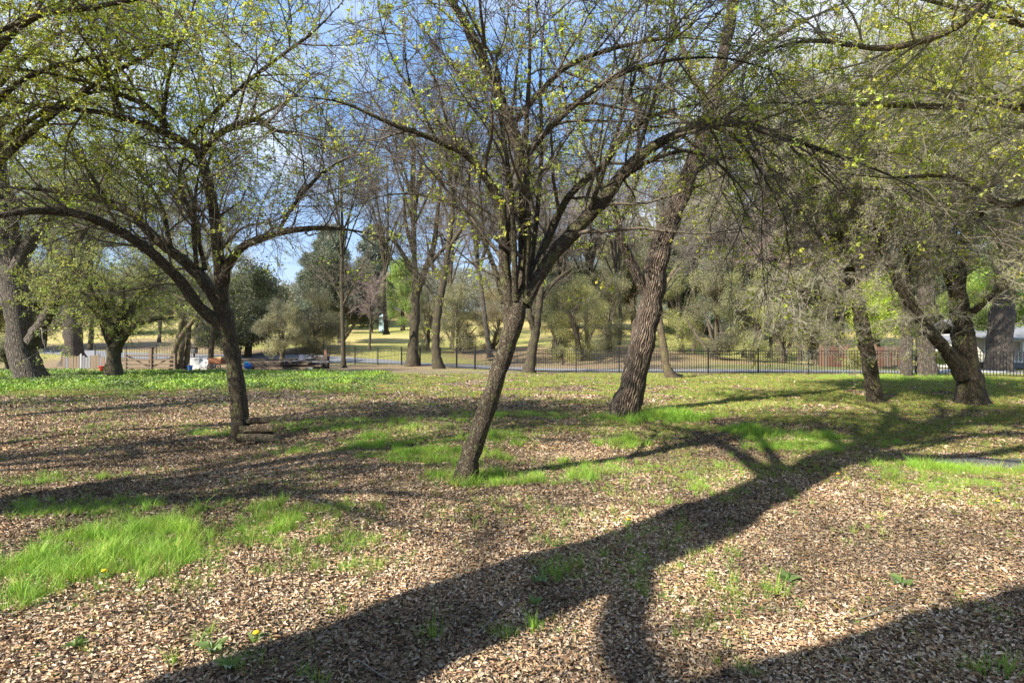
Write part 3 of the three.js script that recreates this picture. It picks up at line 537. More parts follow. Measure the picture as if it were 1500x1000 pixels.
{ // trees standing just outside the frame, whose limbs and shade reach in
  let o = thing('orchard_tree', 'tree beyond the right edge with yellow-green leaves reaching into the top right corner', 'tree', V(9.2, groundY(9.2, 6.8), -6.8));
  const p = (x, y, Z, r) => [V(x, y, -Z), r];
  growTree(o, 106, {
    bark: M.pale, twig: M.twigPale,
    trunk: [p(9.2, -0.05, 6.8, .2), p(9.1, 1.2, 6.8, .17), p(8.8, 2.4, 6.8, .16), p(8.6, 3.0, 6.8, .12)],
    limbs: [
      [p(8.8, 2.7, 6.8, .09), p(7.6, 4.1, 6.9, .07), p(6.0, 4.7, 7, .055), ...pathAt([[1430, 153, 7, .045], [1340, 155, 7, .036], [1250, 152, 7, .028], [1120, 150, 6.8, .012]])],
      [p(8.8, 2.8, 6.8, .09), p(7.8, 4.6, 6.4, .07), ...pathAt([[1480, -20, 6.2, .05], [1400, 40, 6.1, .04], [1300, 70, 6, .03], [1180, 60, 6, .02], [1080, 90, 6, .01]])],
      [p(8.7, 2.6, 6.8, .08), p(7.5, 3.6, 7.6, .06), ...pathAt([[1470, 300, 8.2, .045], [1400, 260, 8.3, .035], [1300, 260, 8.4, .022], [1200, 250, 8.4, .01]])],
      [p(8.7, 2.9, 6.8, .08), p(7.0, 5.4, 6.0, .055), p(5.0, 6.0, 5.6, .04), p(3.0, 6.1, 5.4, .015)],
      ...archLimbs([V(8.7, 2.9, -6.8)], .075, 11, V(7.0, 5.0, -6.6), V(3.4, 1.9, 2.6), 0.8, 17),
    ],
    gap1: 0.28, len1: [0.6, 1.9], gap2: 0.19, len2: [0.3, 0.9], gap3: 0.28, leaf: (q) => clamp(0.16 + 0.6 * sstep(3.6, 5.0, q.y)), lichen: 0.5, lift1: -0.05, tint: [1.25, 1.2, 1.0],
  });
  o = thing('orchard_tree', 'tree beyond the left edge, leafy yellow-green boughs reaching into the top left corner', 'tree', V(-9.4, groundY(-9.4, 7.6), -7.6));
  growTree(o, 107, {
    trunk: [p(-9.4, -0.05, 7.6, .2), p(-9.2, 1.2, 7.6, .17), p(-8.9, 2.3, 7.6, .15), p(-8.7, 2.8, 7.6, .12)],
    limbs: [
      [p(-8.8, 2.5, 7.6, .09), p(-7.6, 3.9, 7.8, .06), ...pathAt([[60, 180, 8, .045], [160, 110, 8, .03], [260, 60, 8, .02], [360, 30, 7.8, .01]])],
      [p(-8.8, 2.6, 7.6, .08), p(-7.4, 4.6, 7.2, .06), ...pathAt([[40, 30, 6.8, .04], [140, 10, 6.6, .03], [260, -10, 6.4, .018], [380, 0, 6.2, .01]])],
      ...archLimbs([V(-8.7, 2.8, -7.6)], .07, 10, V(-7.0, 5.0, -7.6), V(3.2, 1.7, 2.4), 0.7, 18),
    ],
    gap1: 0.36, len1: [0.6, 1.9], gap2: 0.24, len2: [0.3, 0.8], gap3: 0.24, leaf: (q) => clamp(0.2 + 0.8 * sstep(2.8, 4.4, q.y)), lichen: 0.3, tint: [1.05, 1.02, 0.85],
  });
  // the twin-stemmed oak behind the camera's left shoulder, whose shadow crosses the foreground
  o = thing('oak_tree', 'big twin-stemmed oak behind the viewpoint whose shadow crosses the foreground', 'tree', V(-3.75, groundY(-3.75, 0.15), -0.15));
  const f1 = V(-3.0, 8.6, -0.6);
  growTree(o, 108, {
    bark: M.oak, twig: M.twigGrey,
    trunk: [p(-3.75, -0.1, 0.15, .52), p(-3.7, 1.5, 0.18, .46), p(-3.6, 3.5, 0.2, .42), p(-3.4, 6, 0.3, .34), p(-3.0, 8.6, 0.6, .29), p(-2.8, 11, 0.5, .22), p(-2.6, 13.5, 0.4, .12)],
    limbs: [
      [p(-3.6, 0.7, 0.1, .33), p(-3.25, 2.0, -0.45, .31), p(-2.6, 4, -1.15, .29), p(-1.9, 6.3, -2.0, .27), p(-1.2, 8.6, -2.9, .22), p(-0.5, 11, -3.8, .12)],
      [p(-3.5, 4.4, 0.22, .2), p(-4.0, 4.9, -0.7, .13), p(-4.9, 5.6, -2.0, .115), p(-5.6, 6.4, -3.2, .105), p(-6.2, 7.8, -4.6, .08), p(-6.6, 9.2, -5.6, .04)],
      [p(-3.2, 7.2, 0.45, .16), p(-1.6, 8.6, 0.2, .12), p(0.2, 9.6, 0.2, .08), p(2, 10, 0.4, .03)],
      [p(-3.3, 6.4, 0.4, .14), p(-4.6, 8.0, 1.0, .10), p(-6.0, 9.2, 1.8, .07), p(-7.4, 9.9, 2.4, .03)],
      ...archLimbs([f1, V(-2.8, 10.5, -0.5)], .15, 13, V(-2.6, 11.4, -0.6), V(4.2, 3.4, 3.8), 0.6, 19), ...archLimbs([V(-3.3, 6.6, -0.4), V(-3.1, 8, -0.55)], .13, 7, V(-2.2, 8.8, -1.2), V(3.6, 1.6, 3.2), 0.6, 29),
    ],
    gap1: 0.5, len1: [0.8, 2.2], gap2: 0.4, len2: [0.4, 0.9], gap3: 0.5, leaf: 0.2, t0: 0.4,
  });
  // bare trees left of and behind the camera, casting the long stripes on the left
  [[-9.4, 1.5, 11, 'nearest of the bare trees beyond the left edge'], [-11.3, 3.1, 9, 'second bare tree beyond the left edge'], [-15.5, 7.4, 11, 'bare tree beyond the left edge abreast of the left tree'], [-18.5, 8.6, 10, 'farthest bare tree beyond the left edge']].forEach(([x, z, h, label], i) => {
    const b = thing('bare_tree', label, 'tree', V(x, groundY(x, z), -z));
    growTree(b, 120 + i, { twig: M.twigGrey, trunk: [p(x, -0.1, z, .27), p(x + 0.1, h * 0.3, z, .22), p(x + 0.3, h * 0.6, z + 0.2, .16), p(x + 0.2, h, z, .04)], limbs: archLimbs([V(x + 0.1, h * 0.32, -z), V(x + 0.3, h * 0.6, -z - 0.2)], .085, 12, V(x, h * 0.75, -z), V(2.4, h * 0.28, 2.4), 0.4, 140 + i).concat(i ? [] : archLimbs([V(x + 0.1, h * 0.35, -z)], .09, 9, V(-8.1, 6.6, 0.1), V(2.2, 1.3, 2.0), 0.5, 160)), gap1: 0.36, gap2: 0.3, gap3: 0.4, leaf: 0.3 });
  });
}

// ---------------------------------------------------------------- trees by the fence and beyond
function bare(px, Z, seed, label, trunk, limbs, o2 = {}) {
  const o = base('bare_tree', label, 'tree', px, Z);
  growTree(o, seed, { bark: M.limb, twig: M.twig, wood: woodC.geo, gap1: 0.6, len1: [1.0, 2.8], gap2: 0.45, len2: [0.5, 1.3], gap3: 0.5, spray: [0.45, 0.8], twigR: 0.012, leaf: 0.03, sides: 12, kink: 0.28, ...o2, trunk, limbs });
  return o;
}
const crownLimbs = (px, y, Z, n, r, rx, ry, seed, droop = 0.4) => archLimbs([at(px, y, Z), at(px, lerp(y, y - 60, 0.6), Z)], r, n, at(px, y - ry * 0.62 / Z * F, Z), V(rx, ry * 0.6, rx), droop, seed);
bare(604, 38, 201, 'tall bare dark tree at the fence, left of the close pair', pathAt([[604, 535, 38, .42], [606, 490, 38, .36], [609, 445, 38, .34], [608, 410, 38, .24], [606, 350, 38, .19], [603, 270, 38, .13], [606, 180, 38, .05]]),
  [pathAt([[610, 432, 38, .26], [622, 398, 37.6, .22], [634, 365, 37.4, .19], [642, 300, 37.2, .13], [650, 220, 37, .05]]), pathAt([[606, 400, 38, .18], [590, 372, 38.2, .14], [573, 345, 38.4, .10], [555, 320, 38.6, .05]]), pathAt([[607, 375, 38, .15], [595, 330, 38.5, .11], [590, 260, 39, .05]]), pathAt([[625, 392, 37.5, .14], [660, 355, 37, .1], [690, 340, 36.5, .04]]), ...crownLimbs(606, 330, 38, 9, .11, 4.2, 9, 301)]);
bare(642, 34, 202, 'tall bare dark tree at the fence, right of the close pair', pathAt([[643, 543, 34, .38], [638, 510, 34, .29], [641, 460, 34, .27], [648, 420, 34, .25], [655, 375, 34, .2], [662, 320, 34, .15], [668, 240, 34, .1], [664, 150, 34, .04]]),
  [pathAt([[650, 410, 34, .16], [632, 385, 34.3, .12], [622, 330, 34.6, .06]]), pathAt([[656, 365, 34, .14], [680, 330, 33.6, .1], [705, 300, 33.2, .05]]), ...crownLimbs(662, 330, 34, 9, .1, 4, 8, 302)]);
bare(503, 35, 203, 'slim straight bare tree standing alone by the dark board fence', pathAt([[503, 539, 35, .17], [502, 490, 35, .145], [501, 440, 35, .14], [500, 400, 35, .12], [502, 350, 35, .09], [500, 280, 35, .06], [504, 210, 35, .03]]),
  [pathAt([[501, 440, 35, .08], [488, 415, 35.2, .06], [470, 385, 35.4, .03]]), pathAt([[501, 450, 35, .08], [515, 420, 34.8, .06], [530, 390, 34.6, .04], [540, 360, 34.4, .02]]), ...crownLimbs(501, 380, 35, 9, .07, 3, 6.5, 303)]);
bare(777, 28.5, 204, 'dark forked tree behind the centre tree, in front of the fence', pathAt([[775, 547, 28.5, .32], [779, 515, 28.5, .27], [784, 488, 28.5, .26], [788, 460, 28.5, .2], [792, 430, 28.5, .17], [800, 370, 28.5, .12], [806, 300, 28.5, .05]]),
  [pathAt([[783, 487, 28.5, .18], [777, 465, 28.4, .15], [773, 440, 28.3, .12], [765, 390, 28.2, .06]]), pathAt([[791, 440, 28.5, .12], [815, 410, 28.8, .09], [850, 385, 29, .04]]), ...crownLimbs(794, 400, 28.5, 8, .09, 3.2, 5, 304)]);
bare(982, 23.5, 205, 'slim pale trunk leaning left in front of the fence, right of the leaning oak', pathAt([[984, 556, 23.5, .26], [976, 535, 23.5, .18], [972, 510, 23.5, .17], [968, 480, 23.5, .16], [964, 450, 23.5, .14], [960, 400, 23.5, .12], [968, 330, 23.5, .08], [975, 260, 23.5, .03]]),
  [pathAt([[964, 445, 23.5, .1], [985, 400, 23.8, .07], [1010, 370, 24, .03]]), ...crownLimbs(964, 400, 23.5, 6, .07, 2.2, 4, 305)], { bark: M.pale, twig: M.twigGrey });
bare(690, 47, 206, 'bare grey tree beyond the road behind the dark pair', pathAt([[718, 524, 47, .28], [712, 480, 47, .22], [706, 430, 47, .2], [698, 370, 47, .15], [692, 300, 47, .1], [690, 220, 47, .04]]), crownLimbs(700, 400, 47, 13, .12, 5, 10, 306), { bark: M.greyOak, twig: M.twigGrey });
bare(735, 52, 207, 'bare grey tree beyond the road, seen through the fork of the centre tree', pathAt([[745, 520, 52, .28], [740, 460, 52, .22], [745, 380, 52, .16], [750, 290, 52, .1], [748, 200, 52, .04]]), crownLimbs(744, 400, 52, 13, .12, 5.5, 11, 307), { twig: M.twigGrey });
bare(860, 56, 208, 'bare grey tree in the thicket left of the leaning oak', pathAt([[862, 515, 56, .3], [858, 450, 56, .22], [866, 370, 56, .16], [860, 270, 56, .05]]), crownLimbs(861, 420, 56, 13, .13, 6, 10, 308), { twig: M.twigGrey });
bare(542, 46, 209, 'small pinkish-grey bare tree on the sunny bank', pathAt([[541, 512, 46, .12], [542, 490, 46, .1], [543, 460, 46, .07], [540, 425, 46, .02]]), crownLimbs(542, 482, 46, 9, .05, 1.7, 3.6, 309, 0.2), { twig: std([0.30, 0.23, 0.20]), gap1: 0.3, gap2: 0.22, len1: [0.5, 1.2], len2: [0.3, 0.6], spray: [0.3, 0.5] });
bare(1045, 50, 210, 'bare trunk in the thicket right of the slim pale trunk', pathAt([[1046, 520, 50, .3], [1050, 480, 50, .26], [1058, 420, 50, .2], [1050, 340, 50, .12], [1040, 240, 50, .05]]), crownLimbs(1052, 430, 50, 12, .12, 5, 10, 310), { twig: M.twigGrey });
bare(1180, 44, 211, 'bare brown tree in the thicket left of the red board fence', pathAt([[1172, 528, 44, .22], [1176, 480, 44, .18], [1184, 410, 44, .12], [1180, 320, 44, .04]]), crownLimbs(1178, 440, 44, 11, .1, 4.5, 8, 311), { twig: std([0.26, 0.19, 0.16]) });
bare(1235, 46, 212, 'pinkish bare tree behind the red board fence', pathAt([[1236, 524, 46, .2], [1232, 470, 46, .16], [1238, 400, 46, .1], [1234, 330, 46, .04]]), crownLimbs(1234, 450, 46, 12, .09, 4.2, 7, 312), { twig: std([0.33, 0.25, 0.22]) });
bare(320, 42, 213, 'bare tree in the sunny field behind the left tree', pathAt([[308, 528, 42, .2], [312, 480, 42, .16], [320, 400, 42, .12], [316, 300, 42, .04]]), crownLimbs(314, 420, 42, 11, .1, 4.5, 9, 313));
bare(560, 62, 214, 'tall bare tree high on the bank behind the slim straight tree', pathAt([[566, 490, 62, .3], [562, 420, 62, .22], [568, 330, 62, .14], [566, 230, 62, .05]]), crownLimbs(564, 400, 62, 12, .13, 6, 11, 314), { twig: M.twigGrey });
[[660, 56, 270, 'bare tree beyond the road, left of the bare tree behind the dark pair'], [780, 60, 240, 'tall bare tree beyond the road just right of the centre trunk'], [820, 52, 300, 'bare tree beyond the fence halfway from the centre trunk to the leaning oak'], [905, 58, 260, 'bare tree seen against the left side of the leaning oak'], [1015, 60, 280, 'bare tree behind the slim pale trunk'], [1090, 54, 300, 'bare tree in the middle of the right thicket'], [1128, 58, 260, 'tall bare tree in the right thicket beside the pale green oak'], [1215, 56, 290, 'bare tree at the left end of the red board fence'], [1268, 54, 300, 'bare tree behind the thin dark right-hand tree'], [230, 60, 300, 'bare tree rising over the golden field'], [130, 52, 290, 'bare tree right of the grey trunk at the left']].forEach(([px, Z, top, label], i) => {
  const cols = [[0.24, 0.19, 0.165], [0.19, 0.165, 0.14], [0.28, 0.22, 0.19]][i % 3], y0 = 512;
  bare(px, Z, 240 + i, label, pathAt([[px, y0 + 12, Z, .26], [px + 4, 470, Z, .2], [px - 3, lerp(470, top, 0.5), Z, .13], [px + 3, top, Z, .04]]), crownLimbs(px, lerp(470, top, 0.25), Z, 12, .11, 4.6, 0.9 * (500 - top) / F * Z * 0.75, 340 + i), { twig: std(cols), bark: i % 2 ? M.greyOak : M.limb });
});
// big trunks
{
  let o = base('oak_tree', 'massive dark oak at the far left edge, sunlit down its left side', 'tree', 45, 24.2);
  growTree(o, 220, { bark: M.greyOak, twig: M.twigGrey, wood: woodC.geo, flare: 0.1, sides: 26, trunk: pathAt([[45, 556, 24.2, .62], [34, 520, 24.2, .57], [27, 480, 24.2, .55], [22, 430, 24.2, .56], [14, 370, 24.2, .5], [2, 290, 24.2, .4], [-5, 180, 24.2, .25]]), limbs: [pathAt([[45, 500, 24, .3], [70, 460, 23.6, .24], [85, 420, 23.2, .2], [110, 360, 22.8, .12], [150, 300, 22.4, .04]]), pathAt([[20, 400, 24, .3], [60, 330, 23.8, .22], [120, 270, 23.6, .14], [190, 230, 23.4, .04]]), ...archLimbs([at(18, 400, 24.2), at(5, 300, 24.2)], .2, 10, at(40, 290, 24), V(5, 3.6, 4), 0.3, 321)], gap1: 0.5, len1: [0.9, 2.4], gap2: 0.34, len2: [0.4, 1.1], gap3: 0.3, spray: [0.4, 0.7], twigR: 0.01, leaf: 0.75, tint: [0.8, 0.85, 1.2], lift1: -0.1 });
  o = base('orchard_tree', 'small dark spreading tree with several stems near the left edge', 'tree', 166, 24.6);
  growTree(o, 221, { trunk: pathAt([[167, 556, 24.6, .33], [165, 530, 24.6, .30], [167, 512, 24.6, .3], [174, 500, 24.6, .26]]), limbs: [pathAt([[172, 505, 24.6, .2], [186, 488, 24.4, .15], [211, 471, 24.2, .12], [243, 465, 24, .1], [275, 466, 23.8, .05]]), pathAt([[167, 512, 24.6, .16], [158, 480, 24.6, .12], [150, 440, 24.6, .05]]), pathAt([[170, 505, 24.6, .14], [172, 470, 24.8, .1], [180, 420, 25, .04]]), pathAt([[165, 515, 24.6, .1], [152, 490, 24.2, .07], [140, 455, 23.9, .03]]), ...archLimbs([at(172, 495, 24.6)], .11, 10, at(175, 425, 24.4), V(3.1, 1.8, 2.8), 0.5, 322)], gap1: 0.36, len1: [0.7, 1.9], gap2: 0.26, len2: [0.4, 0.9], gap3: 0.26, spray: [0.35, 0.6], twigR: 0.01, leaf: 0.85, leafGeo: leavesB, tint: [0.85, 0.85, 1.25], lift1: -0.06 });
  o = base('oak_tree', 'grey trunk behind the white boards at the left, half in shade', 'tree', 106, 38);
  growTree(o, 222, { bark: M.greyOak, twig: M.twigGrey, wood: woodC.geo, trunk: pathAt([[107, 536, 38, .66], [106, 490, 38, .6], [104, 440, 38, .55], [110, 360, 38, .4], [115, 280, 38, .2]]), limbs: archLimbs([at(105, 420, 38), at(110, 360, 38)], .25, 12, at(110, 340, 38), V(6, 4, 5), 0.3, 323), gap1: 0.7, len1: [1.2, 3], gap2: 0.5, len2: [0.5, 1.3], gap3: 0.4, spray: [0.5, 0.9], twigR: 0.014, leaf: 0.7, tint: [0.7, 0.75, 1.1], lift1: -0.1 });
  o = base('oak_tree', 'clump of slim pale stems by the rail gate', 'tree', 254, 32.5);
  growTree(o, 223, { bark: M.pale, twig: M.twigGrey, wood: woodC.geo, flare: 0.2, trunk: pathAt([[253, 541, 32.5, .22], [255, 515, 32.5, .19], [262, 490, 32.5, .17], [270, 450, 32.5, .14], [268, 380, 32.5, .06]]), limbs: [pathAt([[258, 505, 32.5, .15], [270, 485, 32.3, .13], [282, 470, 32, .11], [300, 430, 31.8, .05]]), pathAt([[262, 541, 33, .2], [266, 505, 33, .17], [270, 470, 33, .15], [275, 420, 33, .06]]), pathAt([[272, 540, 33.4, .17], [275, 500, 33.4, .15], [277, 460, 33.4, .12], [285, 380, 33.4, .04]]), ...archLimbs([at(266, 470, 32.5)], .09, 8, at(268, 390, 32.5), V(3.4, 2.4, 3), 0.3, 324)], gap1: 0.5, gap2: 0.35, gap3: 0.34, spray: [0.4, 0.7], twigR: 0.011, leaf: 0.5, tint: [0.75, 0.8, 1.1] });
  const straight = (px, Z, r, seed, label, mat, lean = 0, leaf = 0.45, tint = [0.75, 0.85, 0.9]) => { o = base('oak_tree', label, 'tree', px, Z); const P = (dy, dx) => at(px + dx, 552 - dy, Z); growTree(o, seed, { bark: mat, twig: M.twigGrey, wood: woodC.geo, leafGeo: leavesB, flare: 0.1, sides: 20, trunk: [[P(-6, 0), r], [P(60, lean * 0.15), r * 0.92], [P(120, lean * 0.4), r * 0.85], [P(220, lean), r * 0.7], [P(330, lean * 1.3), r * 0.5], [P(450, lean * 1.5), r * 0.2]], limbs: archLimbs([P(170, lean * 0.7), P(240, lean), P(310, lean * 1.2)], r * 0.42, 13, P(300, lean), V(4.2, 4.6, 4), 0.3, seed + 100), gap1: 0.55, len1: [1, 2.6], gap2: 0.38, len2: [0.5, 1.2], gap3: 0.34, spray: [0.4, 0.75], twigR: 0.011, leaf, tint, lift1: -0.08 }); };
  straight(1328, 25, .27, 230, 'straight dark trunk at the fence, left of the pair behind the twin-stemmed tree', M.oak);
  straight(1357, 25.4, .42, 231, 'straight dark trunk at the fence, thicker one right of the pair', M.oak);
  straight(1463, 31, .68, 232, 'massive grey sunlit trunk in front of the white house', M.greyOak, 22, 0.6, [0.85, 0.95, 0.8]);
}
// leafy crowns of many small clumps: trunk, stems and loose balls of leaves
function leafy(name, kind, px, baseY, topY, half, Z, label, o2 = {}) {
  const seed = 400 + (leafy.n = (leafy.n || 0) + 1) * 7; rnd = mulberry(seed);
  const o = o2.where ? thing(name, label, 'tree', V(o2.where[0], 0, -o2.where[1])) : base(name, label, 'tree', px, Z, o2.group), B = o.position, wood = new Geo(), m = [], c = [];
  const top = o2.where ? topY : EYE - (topY - 500) / F * Z - B.y, bot = o2.where ? baseY : EYE - (baseY - 500) / F * Z - B.y, w = o2.where ? half : half / F * Z, cy = (top + bot) / 2, hy = (top - bot) / 2, n = o2.clumps ?? 26, tint = o2.tint ?? [1, 1, 1];
  const r = o2.r ?? 0.03 * top + 0.04, tg = new Geo(), tr = wander(V(0, -0.15, 0), V(R(-0.12, 0.12), 1, R(-0.1, 0.1)).normalize(), kind === 'pine' ? top * 0.97 : Math.max(bot + hy * 1.2, 1), r, kind === 'pine' ? 0.03 : r * 0.4, 10, kind === 'pine' ? 0.015 : 0.09, 0);
  tg.tube(tr.pts, tr.rs, 12, 0.15, seed % 50); part('trunk', tg.build(), o2.bark ?? M.limb, o);
  for (let k = 1; k < (o2.stems ?? 1); k++) { const s = wander(V(R(-0.3, 0.3), -0.1, R(-0.2, 0.2)), V(R(-0.6, 0.6), 1, R(-0.4, 0.4)).normalize(), bot + hy, r * 0.55, r * 0.2, 6, 0.12, 0); wood.tube(s.pts, s.rs, 7); }
  for (let k = 0; k < n; k++) {
    let a; if (kind === 'pine') { const t = (k + 0.5) / n, y = lerp(bot, top, t), rr = w * Math.pow(1 - t, 0.7) * R(0.55, 1.05) + 0.15, q = R(0, 6.28); a = V(Math.cos(q) * rr, y + R(-0.2, 0.2), Math.sin(q) * rr); }
    else { a = V(R(-1, 1), R(-1, 1), R(-1, 1)); while (a.length() > 1 || a.length() < 0.35) a.set(R(-1, 1), R(-1, 1), R(-1, 1)); a.set(a.x * w * (a.y > 0 ? 1 - 0.25 * a.y : 1), cy + a.y * hy, a.z * w * 0.9); }
    const s = sampleAt(tr, kind === 'pine' ? clamp(a.y / top, 0.05, 1) : clamp(R(0.35, 1), 0.1, 1)), mid = s.p.clone().lerp(a, 0.55); mid.y += 0.15 * w;
    const br = smooth([[s.p, Math.max(0.018, s.r * 0.3)], [mid, Math.max(0.014, s.r * 0.16)], [a, 0.01]], 0.5); wood.tube(br.pts, br.rs, 5);
    const cr = (o2.cr ?? 0.34) * w * R(0.7, 1.25), q = Math.round((o2.dens ?? 34) * Math.max(1, cr * cr * 1.1)), sc = clamp(cr * 0.55, 0.3, 0.8), ct = R(0.5, 1.3);
    for (let j = 0; j < q; j++) {
      const v = V(R(-1, 1), R(-1, 1), R(-1, 1)); if (v.length() > 1) { j -= 0.5; continue; }
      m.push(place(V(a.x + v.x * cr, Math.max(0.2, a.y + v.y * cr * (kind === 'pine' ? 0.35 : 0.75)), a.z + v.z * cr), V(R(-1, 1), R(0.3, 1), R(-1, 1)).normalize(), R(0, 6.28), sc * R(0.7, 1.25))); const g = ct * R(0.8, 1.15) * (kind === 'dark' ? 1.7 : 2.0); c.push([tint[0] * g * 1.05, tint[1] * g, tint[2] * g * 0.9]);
    }
  }
  part('branch', wood.build(), o2.twig ?? M.twig, o).userData.kind = 'stuff';
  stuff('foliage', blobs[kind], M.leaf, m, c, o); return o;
}
leafy('oak_tree', 'dark', 362, 508, 375, 56, 47, 'dense dark green oak right behind the left tree', { clumps: 34, tint: [1.45, 1.4, 1.3], dens: 26 });
leafy('oak_tree', 'olive', 412, 522, 440, 30, 41, 'small grey-green bush-like oak below the dense dark oak', { stems: 3 });
leafy('oak_tree', 'olive', 462, 512, 405, 42, 49, 'grey-green oak with pale stems, left of the slim straight tree', { stems: 4, tint: [1.25, 1.2, 1.25] });
leafy('oak_tree', 'dark', 500, 470, 375, 48, 58, 'dark oak with two thick stems on the bank behind the slim tree', { stems: 3, r: 0.4, clumps: 30 });
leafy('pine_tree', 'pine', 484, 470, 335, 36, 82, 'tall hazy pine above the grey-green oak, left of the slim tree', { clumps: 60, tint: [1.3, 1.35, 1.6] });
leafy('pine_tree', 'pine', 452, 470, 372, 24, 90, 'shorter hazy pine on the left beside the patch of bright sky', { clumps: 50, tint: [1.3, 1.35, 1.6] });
leafy('pine_tree', 'bright', 590, 472, 378, 26, 80, 'bright green conifer behind the pale water tank', { clumps: 34, tint: [0.7, 0.8, 0.9] });
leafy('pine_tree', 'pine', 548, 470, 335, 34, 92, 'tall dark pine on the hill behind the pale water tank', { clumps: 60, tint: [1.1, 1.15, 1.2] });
leafy('shrub', 'dark', 545, 478, 455, 16, 75, 'low dark shrub left of the pale water tank', { clumps: 12 });
leafy('shrub', 'dark', 505, 474, 448, 18, 74, 'low round dark tree on the sunny bank right of the thick-stemmed oak', { clumps: 14 });
leafy('oak_tree', 'olive', 626, 520, 420, 28, 52, 'grey-green oak between the two dark bare trunks', { stems: 3 });
leafy('oak_tree', 'olive', 672, 522, 412, 36, 50, 'grey-green thicket oak right of the dark pair', { stems: 5 });
leafy('oak_tree', 'olive', 722, 522, 425, 30, 55, 'brownish-green thicket oak left of the centre trunk', { tint: [1.1, 0.95, 0.9], stems: 4 });
leafy('oak_tree', 'olive', 812, 522, 415, 34, 50, 'grey-green oak just right of the centre fork', { stems: 3, tint: [1.1, 1.15, 1] });
leafy('oak_tree', 'willow', 850, 524, 400, 36, 46, 'yellowish-green oak with dark trunk between centre tree and leaning oak', { stems: 2, r: 0.3 });
leafy('oak_tree', 'olive', 892, 520, 395, 34, 52, 'grey-green oak directly left of the leaning oak', { stems: 2 });
leafy('oak_tree', 'willow', 1000, 520, 385, 34, 52, 'yellowish-green oak right behind the slim pale trunk', { stems: 2, tint: [0.9, 0.95, 0.95] });
leafy('oak_tree', 'olive', 1050, 524, 370, 40, 48, 'grey-green oak around the bare thicket trunk', { stems: 3 });
leafy('oak_tree', 'willow', 1098, 526, 385, 40, 46, 'pale green oak at the middle of the right thicket', { stems: 3, tint: [0.85, 0.9, 0.95] });
leafy('oak_tree', 'olive', 1146, 526, 350, 44, 45, 'dense grey-green oak left of the bare brown tree', { stems: 3, clumps: 34 });
leafy('oak_tree', 'olive', 1200, 526, 390, 34, 45, 'grey-green oak left end of the red board fence', { stems: 4 });
leafy('oak_tree', 'dark', 1110, 470, 290, 60, 75, 'tall dark oak rising over the right thicket', { clumps: 44, tint: [1.3, 1.3, 1.3] });
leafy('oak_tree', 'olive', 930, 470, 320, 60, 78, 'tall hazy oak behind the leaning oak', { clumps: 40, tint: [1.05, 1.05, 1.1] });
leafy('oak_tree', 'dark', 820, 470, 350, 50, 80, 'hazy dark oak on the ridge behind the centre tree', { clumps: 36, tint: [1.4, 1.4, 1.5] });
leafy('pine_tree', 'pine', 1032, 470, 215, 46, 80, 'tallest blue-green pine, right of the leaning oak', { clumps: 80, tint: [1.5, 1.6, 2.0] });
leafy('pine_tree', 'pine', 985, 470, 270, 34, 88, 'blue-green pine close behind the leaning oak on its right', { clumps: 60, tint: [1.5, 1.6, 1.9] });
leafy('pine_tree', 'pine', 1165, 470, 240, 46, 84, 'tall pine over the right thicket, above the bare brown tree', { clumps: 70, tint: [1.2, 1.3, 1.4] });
leafy('oak_tree', 'bright', 1290, 508, 405, 42, 44, 'bright lime-green leafy tree behind the red board fence', { clumps: 34, tint: [1.25, 1.2, 1] });
leafy('oak_tree', 'dark', 1230, 470, 320, 50, 66, 'dark oak behind the pinkish bare tree', { clumps: 36, tint: [1.2, 1.25, 1.2] });
leafy('oak_tree', 'dark', 1350, 500, 340, 54, 58, 'dark green oak behind the straight trunks at the right fence', { clumps: 40, tint: [1.3, 1.4, 1.2] });
leafy('oak_tree', 'bright', 1412, 495, 400, 30, 52, 'light green leafy tree left of the white house', { tint: [0.85, 0.9, 0.9] });
leafy('oak_tree', 'bright', 1462, 484, 395, 44, 40, 'light green leafy tree screening the roof of the white house', { tint: [0.8, 0.9, 0.9], clumps: 30 });
leafy('oak_tree', 'bright', 1505, 470, 330, 50, 56, 'tall light green tree behind the white house roof', { tint: [0.75, 0.85, 0.9], clumps: 36 });
leafy('oak_tree', 'dark', 1440, 480, 320, 46, 62, 'dark oak rising behind the white house chimney side', { clumps: 34, tint: [1.2, 1.3, 1.2] });
leafy('oak_tree', 'olive', 215, 470, 410, 40, 100, 'hazy oak on the skyline of the golden field, right of the small spreading tree', { clumps: 28 });
leafy('oak_tree', 'olive', 150, 480, 400, 44, 70, 'grey-green oak above the golden field behind the small spreading tree', { clumps: 30 });
leafy('oak_tree', 'dark', 290, 480, 405, 34, 70, 'dark green oak at the right edge of the golden field', { clumps: 28 });
leafy('oak_tree', 'dark', 306, 510, 470, 22, 46, 'small dark green tree behind the junk pile', { clumps: 16 });
leafy('oak_tree', 'olive', 62, 500, 380, 50, 52, 'grey-green oak between the massive left oak and the grey trunk', { clumps: 34, stems: 2 });
leafy('oak_tree', 'olive', -20, 500, 360, 60, 50, 'grey-green oak cut by the left edge behind the massive oak', { clumps: 34, stems: 2 });
leafy('shrub', 'olive', 12, 535, 485, 20, 30, 'low scrubby bush left of the massive left oak', { clumps: 12, stems: 3 });
leafy('shrub', 'bright', 1390, 533, 516, 14, 38, 'low green shrub by the driveway left of the white house', { clumps: 10 });
leafy('shrub', 'willow', 1255, 536, 515, 14, 34, 'sparse pale shrub beyond the fence beside the thin dark tree', { clumps: 9, stems: 3 });
leafy('shrub', 'willow', 825, 528, 512, 16, 40, 'low pale shrub on the bank behind the centre fence', { clumps: 9, stems: 3 });
